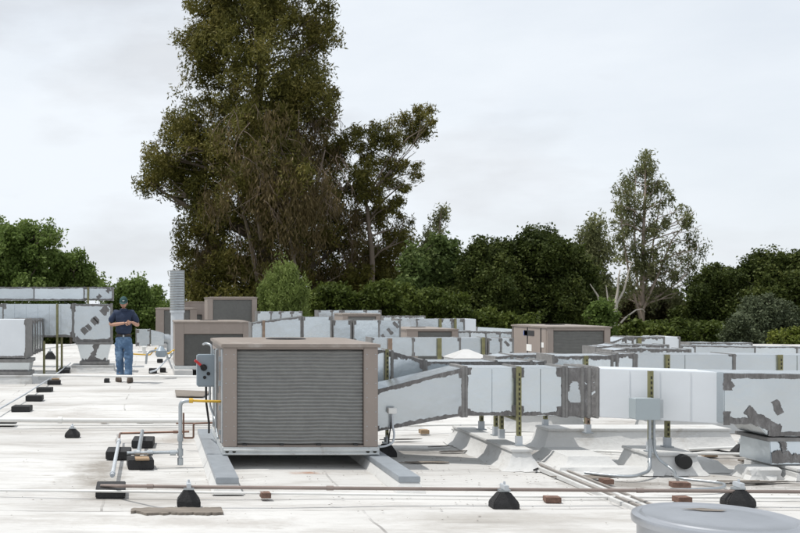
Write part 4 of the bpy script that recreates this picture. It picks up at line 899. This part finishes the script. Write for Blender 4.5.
    # shirt
    sh=[(0,.0,.965,.185,.14),(0,.0,1.10,.185,.14),(0,.01,1.28,.195,.14),(0,.015,1.40,.175,.12),(0,.0,1.485,.085,.08),
        (-.165,.015,1.435,.088),(-.235,.02,1.33,.082),(-.275,.025,1.22,.078),(.165,.015,1.435,.088),(.245,.02,1.33,.082),(.288,.025,1.215,.078)]
    put('polo_shirt', skin_mesh([(sh,[(0,1),(1,2),(2,3),(3,4),(3,5),(5,6),(6,7),(3,8),(8,9),(9,10)])],3), navy)
    mb=MB(); mb.lathe([(.082,1.475),(.088,1.50),(.074,1.535),(.068,1.53),(.075,1.49)],(0,0,0),20); mb.v=[v+o0+Vector((0,-.02*(v.z-1.47)/.06,0)) for v in mb.v]; mb.build('collar',navy,t,smooth=True)
    # jeans
    je=[(0,.0,1.01,.165,.12),(0,.0,.90,.18,.135),(-.092,.0,.76,.118,.115),(-.090,.01,.50,.092,.095),(-.072,.04,.28,.082,.088),(-.062,.06,.08,.086,.092),
        (.092,-.02,.76,.118,.115),(.105,-.13,.50,.094,.098),(.105,-.14,.28,.084,.088),(.100,-.13,.08,.088,.094)]
    put('jeans', skin_mesh([(je,[(0,1),(1,2),(2,3),(3,4),(4,5),(1,6),(6,7),(7,8),(8,9)])],3), jean)
    mb=MB(); rings=[[o0+Vector((.168*math.cos(a),.128*math.sin(a),z)) for a in [2*math.pi*k/28 for k in range(28)]] for z in (.945,.985)]; mb.loft(rings); bl=mb.build('belt',belt,t,smooth=True)
    MB().box(px-.018,px+.018,py-.150,py-.130,.940,.985).build('belt_buckle',M['galv'],bl,bevel=.003)
    for s,yy,tw in ((-1,.06,-.09),(1,-.13,.07)):
        x0=-.062 if s<0 else .102
        def ring(z,l,w_): return [o0+Vector((x0+tw*(-math.cos(a)*.5+.5)*1.0+w_*math.sin(a), yy-.05-l*math.cos(a)*1.0+.0, z)) for a in [2*math.pi*k/20 for k in range(20)]]
        MB().loft([ring(.0,.150,.052),ring(.022,.155,.056),ring(.05,.145,.052),ring(.085,.11,.045),ring(.11,.06,.04)]).build('shoe',shoe,t,smooth=True)
man()
# ------------------------------------------------------------------ trees
def leafmat(name, c1, c2, c3, trans=.25, rough=.55):
    m=bpy.data.materials.new(name); m.use_nodes=True; t=m.node_tree; b=t.nodes['Principled BSDF']; K=t.links.new
    g=N(t,'ShaderNodeNewGeometry'); r=N(t,'ShaderNodeValToRGB'); e=r.color_ramp.elements
    e[0].position=0; e[0].color=(*c1,1); e[1].position=1; e[1].color=(*c3,1); q=e.new(.55); q.color=(*c2,1)
    n=N(t,'ShaderNodeTexNoise'); n.inputs['Scale'].default_value=.45; n.inputs['Detail'].default_value=3; K(g.outputs['Position'],n.inputs['Vector'])
    a=N(t,'ShaderNodeMath',operation='MULTIPLY_ADD'); a.inputs[1].default_value=.45; K(g.outputs['Random Per Island'],a.inputs[0])
    s=N(t,'ShaderNodeMapRange'); s.inputs['From Min'].default_value=.3; s.inputs['From Max'].default_value=.7; s.inputs['To Min'].default_value=0; s.inputs['To Max'].default_value=.55; K(n.outputs['Fac'],s.inputs['Value']); K(s.outputs[0],a.inputs[2])
    K(a.outputs[0],r.inputs['Fac']); K(r.outputs['Color'],b.inputs['Base Color']); b.inputs['Roughness'].default_value=rough; b.inputs['Specular IOR Level'].default_value=.15
    tr=N(t,'ShaderNodeBsdfTranslucent'); K(r.outputs['Color'],tr.inputs['Color']); mx=N(t,'ShaderNodeMixShader'); mx.inputs[0].default_value=trans
    K(b.outputs[0],mx.inputs[1]); K(tr.outputs[0],mx.inputs[2]); K(mx.outputs[0],t.nodes['Material Output'].inputs['Surface']); return m
LM={'euc':leafmat('eucalyptus_leaves',(.058,.062,.016),(.145,.135,.032),(.27,.225,.075),.3),
    'eucw':leafmat('grey_eucalyptus_leaves',(.09,.105,.042),(.18,.19,.085),(.28,.28,.14),.35),
    'oak':leafmat('dark_oak_leaves',(.026,.038,.010),(.062,.082,.020),(.14,.16,.045),.3),
    'mid':leafmat('mid_green_leaves',(.085,.13,.030),(.15,.21,.055),(.24,.30,.10),.35),
    'pop':leafmat('blue_green_leaves',(.055,.085,.024),(.095,.135,.04),(.16,.20,.07),.3),
    'wil':leafmat('yellow_green_leaves',(.10,.14,.035),(.18,.23,.065),(.27,.33,.11),.35),
    'shr':leafmat('shrub_leaves',(.040,.058,.013),(.085,.112,.023),(.16,.19,.042),.3),
    'gry':leafmat('grey_green_leaves',(.06,.078,.042),(.10,.12,.066),(.17,.19,.11),.2),
    'rus':leafmat('rusty_drooping_leaves',(.070,.058,.022),(.14,.105,.048),(.22,.165,.085),.25),
    'brn':leafmat('brown_leaves',(.042,.042,.020),(.080,.072,.036),(.13,.11,.056),.2),
    'yel':leafmat('yellow_shrub_leaves',(.08,.11,.02),(.14,.165,.03),(.21,.22,.05),.3)}
bark=mat('grey_brown_bark',(.16,.125,.10),.85,var=.3,scale=2,stretch=(1,1,.2)); barkp=mat('pale_pinkish_bark',(.34,.27,.225),.8,var=.25,scale=2,stretch=(1,1,.2)); barkt=mat('twig_bark', (.22,.165,.135), .85, var=.3, scale=2); barkw=mat('white_bark',(.44,.40,.35),.75,var=.15,scale=2,stretch=(1,1,.2)); barkd=mat('dark_bark',(.05,.042,.035),.9,var=.3,scale=2)
def foliage(name, blobs, n, ll, lw, m, parent, seed=0, droop=.0, cl=None, csize=.35, shell=.5, cd=26):
    """blobs: (centre, radius, radius_y, weight). leaves gather in twig clusters inside each blob"""
    rg=np.random.default_rng(seed); C=np.array([b[0] for b in blobs]); Rr=np.array([[b[1],b[2],b[1]*.95] for b in blobs]); wt=np.array([b[3] for b in blobs]); wt=wt/wt.sum()
    nc=max(8,n//cd); bi=rg.choice(len(blobs),nc,p=wt)
    d=rg.normal(size=(nc,3)); d/=np.linalg.norm(d,axis=1)[:,None]; rad=rg.random(nc)**(shell)
    cc=C[bi]+d*Rr[bi]*rad[:,None]
    k=rg.integers(0,nc,n); sc=csize*(.6+.8*rg.random(nc))
    p=cc[k]+np.clip(rg.normal(size=(n,3)),-1.7,1.7)*sc[k][:,None]*np.array([.55,.55,.55 if droop<.5 else .85])
    if droop: p[:,2]-=abs(rg.normal(size=n))*sc[k]*droop
    a=rg.normal(size=(n,3)); a/=np.linalg.norm(a,axis=1)[:,None]
    a=a*(1-droop*.8)+np.array([0,0,-1])*droop*.9; a/=np.linalg.norm(a,axis=1)[:,None]+1e-9
    q=rg.normal(size=(n,3)); q[:,2]+= .9*(1-droop); b=np.cross(a,q); b/=np.linalg.norm(b,axis=1)[:,None]+1e-9
    L_=ll*(.6+.8*rg.random(n))[:,None]; W_=lw*(.6+.8*rg.random(n))[:,None]
    v=np.empty((n,4,3)); v[:,0]=p-a*L_*.5; v[:,1]=p+b*W_*.5; v[:,2]=p+a*L_*.5; v[:,3]=p-b*W_*.5
    v=v.reshape(-1,3)-np.array(parent_world(parent)); me=bpy.data.meshes.new(name)
    me.vertices.add(4*n); me.vertices.foreach_set('co',v.ravel()); me.loops.add(4*n); me.loops.foreach_set('vertex_index',np.arange(4*n,dtype=np.int32))
    me.polygons.add(n); me.polygons.foreach_set('loop_start',np.arange(n,dtype=np.int32)*4); 
    me.update(calc_edges=True); me.validate()
    me.materials.append(m); o=bpy.data.objects.new(name,me); COL.objects.link(o); o.parent=parent; return o, cc
def limb(mb, a, b, r0, r1, rnd, wob=.08, n=7, sag=0.):
    a=Vector(a); b=Vector(b); L_=(b-a).length; pts=[]; rs=[]; o1=Vector((rnd.uniform(-1,1),rnd.uniform(-1,1),rnd.uniform(-.4,.8)))*L_*wob*1.3
    for k in range(n+1):
        f=k/n; p=a.lerp(b,f)+o1*math.sin(math.pi*f)+Vector((rnd.uniform(-1,1),rnd.uniform(-1,1),rnd.uniform(-1,1)))*L_*wob*.15*(0<k<n)
        p.z-=sag*L_*f*f; pts.append(p); rs.append(r0+(r1-r0)*f)
    mb.tube(pts, rs, 7); return pts
def tree(name, label, cat, Y, base, blobs, n, ll, lw, leaf, bk=None, r0=.3, droop=0., seed=0, csize=.35, depth=.9, shell=.5, limbs=True, twigs=0, trunkpx=None, group=None, extra=None, gz=-6., twmat=None, cd=26, split=None, rusty=None, nkids=3):
    """base: px of the trunk foot; blobs: (px,py,radius px[,weight]) at distance Y"""
    rnd=random.Random(seed); s=Y/1000; foot=Vector((X(base,Y),Y,gz)); t=thing(name,label,cat,foot,group)
    ymax=max(b[2] for b in blobs); B=[]; kids=[]
    xm=sum(b[0] for b in blobs)/len(blobs)
    for b in blobs:
        r=b[2]*s; dy=rnd.uniform(-1,1)*depth*max(b[2],18)*s*1.2; Yb=Y+dy; f=Yb/Y; w_=(b[3] if len(b)>3 else 1)*r**2
        B.append((Vector((X(b[0],Yb),Yb,Z(b[1],Yb))), r*f, r*(.9+.3*depth), w_))
    for c,r,ry,w_ in list(B):
        for _ in range(nkids):
            d=Vector((rnd.gauss(0,1),rnd.gauss(0,1),rnd.gauss(0,.8)+.25)).normalized(); k=rnd.uniform(.32,.55)
            kids.append((c+Vector((d.x*r,d.y*ry,d.z*r))*rnd.uniform(.85,1.1), r*k, r*k, w_*k*k*.95))
    fo,cc=foliage('crown',[(tuple(b[0]),b[1],b[2],b[3]) for b in B+kids],n,ll,lw,LM[leaf],t,seed,droop,csize=csize,shell=shell,cd=cd)
    if rusty: foliage('brown_foliage',[(tuple(B[i][0]-Vector((0,B[i][2]*.8,0))),B[i][1]*.9,B[i][2]*.5,B[i][3]) for i in rusty[1]],rusty[0],.42,.07,LM['rus'],t,seed+1,.75,csize=.6,shell=.4,cd=60)
    mb=MB(); tp=trunkpx or [(base,None),(xm,min(b[1] for b in blobs)*.6+.4*max(b[1] for b in blobs))]
    pts=[foot]
    for q in tp[1:]: pts.append(W(q[0],q[1],Y))
    full=[]; 
    for i in range(len(pts)-1):
        for k in range(5): full.append(pts[i].lerp(pts[i+1],k/5)+Vector((rnd.uniform(-1,1),rnd.uniform(-1,1),0))*r0*.25*(len(full)>0))
    full.append(pts[-1]); m_=len(full)-1
    mb.tube(full,[r0*(1-.8*k/m_) for k in range(m_+1)],10)
    if limbs:
        for b in B:
            q=b[0]; low=[i for i in range(len(full)) if full[i].z<q.z-.25*(q-full[i]).length] or [1]
            i=min(low,key=lambda i:(full[i]-q).length); rr=r0*(1-.8*i/m_)*.45
            lp=limb(mb,full[i],q,rr,max(.02,rr*.22),rnd,.10)
            for _ in range(4):
                j=rnd.randint(3,7); d=Vector((rnd.uniform(-1,1),rnd.uniform(-1,1),rnd.uniform(-.6,1))).normalized()*b[1]*.95
                limb(mb,lp[j],q+d,rr*.3,.012,rnd,.12,5)
    if extra:
        for e in extra:
            pp=[W(a,b_,Y-e[1]) for a,b_ in e[0]]; mb.tube(pp,[e[2]*(1-.75*k/(len(pp)-1)) for k in range(len(pp))],7)
    mb.build('trunk',bk or bark,t,smooth=True)
    if twigs:
        mb=MB(); 
        for _ in range(twigs):
            b=B[rnd.randrange(len(B))] if not split else B[rnd.choice(split)]
            a=b[0]+Vector((rnd.uniform(-.8,.8)*b[1],-b[2]*rnd.uniform(.6,1.05),rnd.uniform(-.2,.9)*b[1])); l=rnd.uniform(.8,2.8); tx=rnd.gauss(.25,.45)*l
            lp=limb(mb,a,a+Vector((tx,rnd.uniform(-.5,.3),-l*rnd.uniform(.5,1.0))),.022,.006,rnd,.16,6,.15)
            for _j in range(2): limb(mb,lp[rnd.randint(2,4)],lp[5]+Vector((rnd.uniform(-.5,.6),0,-rnd.uniform(.1,.6))),.011,.004,rnd,.15,4,.1)
        mb.build('bare_twigs',twmat or barkp,t,smooth=True)
    return t
big=[(258,-22,60),(215,8,30),(200,40,20),(218,60,28),(285,8,42),(318,25,20),(255,50,48),(305,62,26),(322,40,12),(262,100,50),(222,105,28),(300,100,28),(325,118,18),(330,95,8),
 (188,120,26),(172,145,24),(158,160,18),(150,182,12),(162,185,16),(190,160,30),(215,150,38),(255,155,50),(305,150,36),(328,165,20),(240,205,50),(290,205,50),(335,205,26),(205,212,26),(190,225,14),
 (200,255,24),(188,275,14),(225,265,40),(270,265,50),(315,262,44),(350,235,28),(365,262,26),(385,275,20),(352,285,24),(195,292,18),(240,295,40),(300,296,40),(345,305,30),(392,250,18),(352,190,20),(375,215,18),(368,180,14),(385,268,20),(402,282,14),(340,150,12)]
tree('eucalyptus_tree','towering dark olive eucalyptus filling the sky behind the high taupe unit','tree',75,268,big,235000,.32,.10,'euc',r0=.75,droop=.4,seed=3,csize=.56,depth=.9,shell=.5,trunkpx=[(268,None),(262,200),(258,90),(262,-10)],twigs=240,twmat=barkt,cd=75,rusty=(15000,[21,22,24,25,26,31,32,33,34,22,25,35]),
     split=[21,22,24,25,26,31,32,33,34,22,25],extra=[([(262,300),(248,230),(232,170)],4,.22),([(280,300),(300,235),(318,180),(325,150)],4.5,.2),([(262,240),(256,205),(262,165),(258,120)],5,.2),([(300,290),(290,240),(300,205)],5.5,.15)])
wing=[(372,138,16),(352,140,14),(388,130,12),(405,122,12),(420,114,9),(428,110,7),(432,120,6),(398,143,10),(414,138,9),(426,132,6),(380,160,14),(362,170,16),(400,165,10),(414,172,7),(424,163,4),(388,180,11),(404,186,8),(372,195,14),(396,205,9),(404,222,10),(392,235,12),(408,240,8),(380,220,12)]
tree('eucalyptus_tree','wispy leaning eucalyptus reaching right from behind the towering one','tree',72,368,wing,20000,.28,.08,'euc',bk=bark,r0=.26,droop=.4,seed=5,csize=.32,depth=.8,trunkpx=[(368,None),(372,260),(366,200),(395,165)],twigs=0,cd=45,
     extra=[([(372,215),(386,198),(400,186),(408,184)],0,.08),([(366,200),(388,160),(408,138),(424,128)],0,.09),([(380,190),(396,172),(408,158),(416,152)],0,.06),([(386,250),(395,240),(402,228),(404,218)],0,.07)])
tree('eucalyptus_tree','thin drooping eucalyptus top between the leaning one and the blue green trees','tree',70,437,[(441,212,6),(438,224,8),(434,236,8),(430,248,8),(442,236,5),(428,260,8)],3200,.28,.08,'eucw',r0=.12,droop=.6,seed=6,csize=.35,depth=.6,trunkpx=[(437,None),(437,250),(441,212)],cd=36)
tree('willow_tree','small yellow green weeping tree in front of the towering eucalyptus','tree',50,283,[(285,275,12),(278,283,13),(292,285,12),(270,295,11),(284,297,16),(298,298,9),(266,306,8),(283,312,18),(299,312,9)],15000,.22,.055,'wil',r0=.12,droop=.6,seed=8,csize=.26,depth=.9,cd=40)
tree('poplar_tree','blue green pointed tree left of the dark oaks','tree',62,420,[(418,252,8),(424,262,11),(414,268,11),(428,275,13),(410,285,12),(420,290,16),(432,252,8),(436,242,6)],15000,.26,.16,'pop',r0=.16,seed=9,csize=.36,cd=36)
tree('poplar_tree','second blue green tree with a pointed top touching the dark oak','tree',63,452,[(456,246,6),(450,258,10),(458,266,10),(446,275,13),(456,284,14),(448,295,16)],12000,.26,.16,'pop',r0=.16,seed=10,csize=.36,cd=36)
tree('oak_tree','dark dense oak left of the tallest oak dome','tree',60,490,[(482,250,10),(476,262,14),(492,258,14),(500,270,17),(476,282,18),(466,298,17),(492,292,22),(508,288,18),(480,312,20),(504,312,20)],48000,.18,.12,'oak',bk=barkd,r0=.3,seed=11,csize=.40,cd=95)
tree('oak_tree','broad dark oak dome rising behind the right hand taupe unit','tree',61,545,[(515,250,13),(528,244,12),(545,240,13),(540,256,18),(560,252,14),(572,260,14),(580,270,12),(522,266,18),(555,270,22),(575,285,18),(588,285,10),(530,290,24),(560,300,26),(584,305,17),(520,315,22),(550,322,24),(580,322,18)],82000,.18,.12,'oak',bk=barkd,r0=.35,seed=12,csize=.45,cd=95)
tree('eucalyptus_tree','slim pale eucalyptus between the oak dome and the tall airy one','tree',64,600,[(592,226,8),(588,238,9),(598,236,8),(590,252,10),(601,250,8),(596,268,11),(586,264,6),(603,282,8),(594,288,10)],8500,.27,.08,'eucw',bk=barkw,r0=.14,droop=.5,seed=13,csize=.40,depth=.8,trunkpx=[(606,None),(603,320),(597,285),(593,235)],cd=40)
air=[(644,160,9),(638,172,9),(650,172,10),(628,180,9),(622,190,8),(634,192,12),(652,190,12),(660,182,6),(616,205,8),(626,208,11),(644,208,13),(660,204,9),(668,196,5),(614,222,8),(630,226,13),(650,228,13),(666,222,9),(676,212,6),(690,212,5),(686,222,7),(695,228,7),(688,240,10),(697,248,7),(676,240,9),(618,240,9),(634,246,12),(655,250,12),(670,256,9),(684,260,9),(692,268,6),(622,260,10),(640,266,13),(658,272,12),(674,276,9),(686,284,6),(628,282,12),(646,290,14),(664,292,11),(618,298,10),(676,298,8)]
tree('eucalyptus_tree','tall airy eucalyptus with sky showing through, right of the pale slim one','tree',66,640,air,13500,.27,.075,'eucw',bk=barkp,nkids=0,r0=.20,droop=.5,seed=14,csize=.32,depth=.8,trunkpx=[(642,None),(642,280),(644,220),(646,165)],cd=52,extra=[([(641,320),(630,280),(622,230),(620,195)],.4,.09),([(643,310),(660,270),(672,240),(690,218)],.3,.09),([(643,300),(652,250),(658,215),(662,190)],-.3,.07),([(642,320),(636,270),(634,215),(636,175)],-.2,.08)])
tree('bare_tree','leafless white barked tree between the right hand unit and the airy eucalyptus','tree',55,612,[(618,262,3,.1)],60,.2,.1,'eucw',bk=barkw,r0=.16,seed=15,limbs=False,trunkpx=[(612,None),(613,330),(616,300),(620,270)],
     extra=[([(613,332),(625,318),(636,310),(642,309),(645,312)],0,.055),([(616,305),(624,290),(629,270),(632,262)],0,.07),([(605,330),(598,296),(590,284)],0,.08),([(605,330),(608,300),(606,285)],0,.07)])
tree('bush','light green bush at the corner of the right hand taupe unit','bush',48,600,[(600,308,8),(596,316,9),(606,317,9),(600,326,12)],6000,.16,.10,'mid',r0=.05,seed=16,csize=.2,cd=36)
tree('brown_tree','brownish tree mass under the tall airy eucalyptus','tree',68,650,[(640,306,16),(660,312,18),(625,316,14),(678,318,14),(648,328,18),(668,330,16),(612,330,14),(688,330,14)],26000,.28,.13,'brn',bk=barkd,r0=.2,seed=17,csize=.4,cd=50)
tree('oak_tree','dark oak with a rounded top at the right, left of the tallest of its clump','tree',63,715,[(718,276,10),(708,288,12),(725,284,13),(700,300,14),(715,300,16),(735,296,14),(690,312,13),(708,318,18),(728,316,17),(697,332,16)],42000,.18,.12,'oak',bk=barkd,r0=.3,seed=18,csize=.40,cd=95)
tree('oak_tree','highest dark oak at the right edge of the view','tree',62,765,[(762,262,10),(752,272,12),(768,272,13),(785,268,12),(798,266,12),(745,285,14),(762,290,18),(784,288,18),(802,286,16),(742,302,14),(770,306,18),(795,308,18),(815,290,18),(812,310,18)],54000,.18,.12,'oak',bk=barkd,r0=.3,seed=19,csize=.40,cd=95)
tree('olive_bush','rounded grey green bushy tree before the oaks at the right','bush',46,760,[(762,306,11),(750,314,12),(772,312,12),(788,320,12),(740,326,12),(758,326,16),(778,330,16),(796,332,13),(730,338,9),(750,342,14),(772,344,14),(795,345,12)],38000,.15,.07,'gry',r0=.08,seed=20,csize=.22,cd=44)
tree('bush','yellow flowering shrub at the right edge beneath the grey green bush','bush',42,786,[(775,340,6),(785,338,7),(797,339,7),(790,346,8),(806,343,8)],5500,.12,.08,'yel',r0=.04,seed=21,csize=.15,cd=30)
for i,(b0,bl,lab,lf) in enumerate((
  (325,[(320,300,12),(335,296,14),(348,302,12),(330,310,14),(312,312,12)],'dark green shrub below the trunk of the towering eucalyptus','shr'),
  (385,[(372,298,12),(388,294,12),(402,298,12),(380,310,14),(398,310,13),(362,308,10)],'olive green shrub row behind the dabbed duct','shr'),
  (440,[(420,302,12),(436,304,13),(452,308,13),(428,314,14),(446,320,14)],'olive green shrub before the blue green trees','shr'),
  (505,[(470,322,12),(488,324,12),(505,326,12),(462,316,10),(520,328,12)],'low dark shrub left of the right hand taupe unit','shr'),
  (690,[(668,334,10),(684,334,11),(702,336,12),(716,338,11),(640,334,10),(655,336,10),(626,334,9)],'low dark shrub row above the streaked duct','shr'))):
    tree('shrub',lab,'shrub',52,b0,bl,15000,.2,.12,lf,bk=barkd,r0=.08,seed=30+i,csize=.26,cd=40)
tree('broadleaf_tree','leafy green tree at the far left above the topmost duct','tree',60,20,[(40,232,12),(28,236,12),(48,240,8),(10,240,14),(-8,240,18),(22,250,18),(40,256,12),(5,262,20),(30,272,20),(0,284,22),(30,292,20),(-20,265,24)],40000,.20,.13,'mid',r0=.22,seed=40,csize=.40,cd=90)
tree('broadleaf_tree','smaller green tree with an uneven crown right of the far left one','tree',62,68,[(80,258,6),(62,262,10),(52,255,6),(74,268,11),(88,272,6),(60,280,14),(80,284,13),(50,292,14),(72,298,14),(94,286,6),(100,284,5)],20000,.20,.13,'mid',r0=.16,seed=41,csize=.38,cd=80)
tree('broadleaf_tree','rounded green tree directly behind the man','tree',58,130,[(125,288,9),(138,286,8),(118,298,12),(134,300,14),(150,298,10),(108,308,12),(128,315,16),(146,314,14),(158,306,8),(162,318,10),(110,325,14),(140,330,16),(104,292,6)],36000,.19,.12,'mid',r0=.16,seed=42,csize=.34,cd=80)
# far wood that closes the view low down between the trunks
def wood_mass():
    rg=random.Random(5); bl=[]
    root=thing('tree_belt','dark far belt of woodland closing the view behind the trees','woodland',(10,84,-6))
    for k in range(150):
        px=rg.uniform(-60,900); Y_=rg.uniform(80,90); py=rg.uniform(300,350) if 175<px<400 or px>600 else (rg.uniform(288,350) if px>200 else rg.uniform(318,350))
        bl.append(((X(px,Y_),Y_,Z(py,Y_)),1.6,1.5,1))
    o,_=foliage('belt_leaves',bl,52000,.5,.34,LM['oak'],root,77,0,csize=.8,cd=60); o.parent=None; o.location=root.location; bpy.data.objects.remove(root)
    o.name='far_woodland'; o['kind']='stuff'; o['label']='dark far belt of woodland closing the view behind the trees'; o['category']='woodland'
wood_mass()
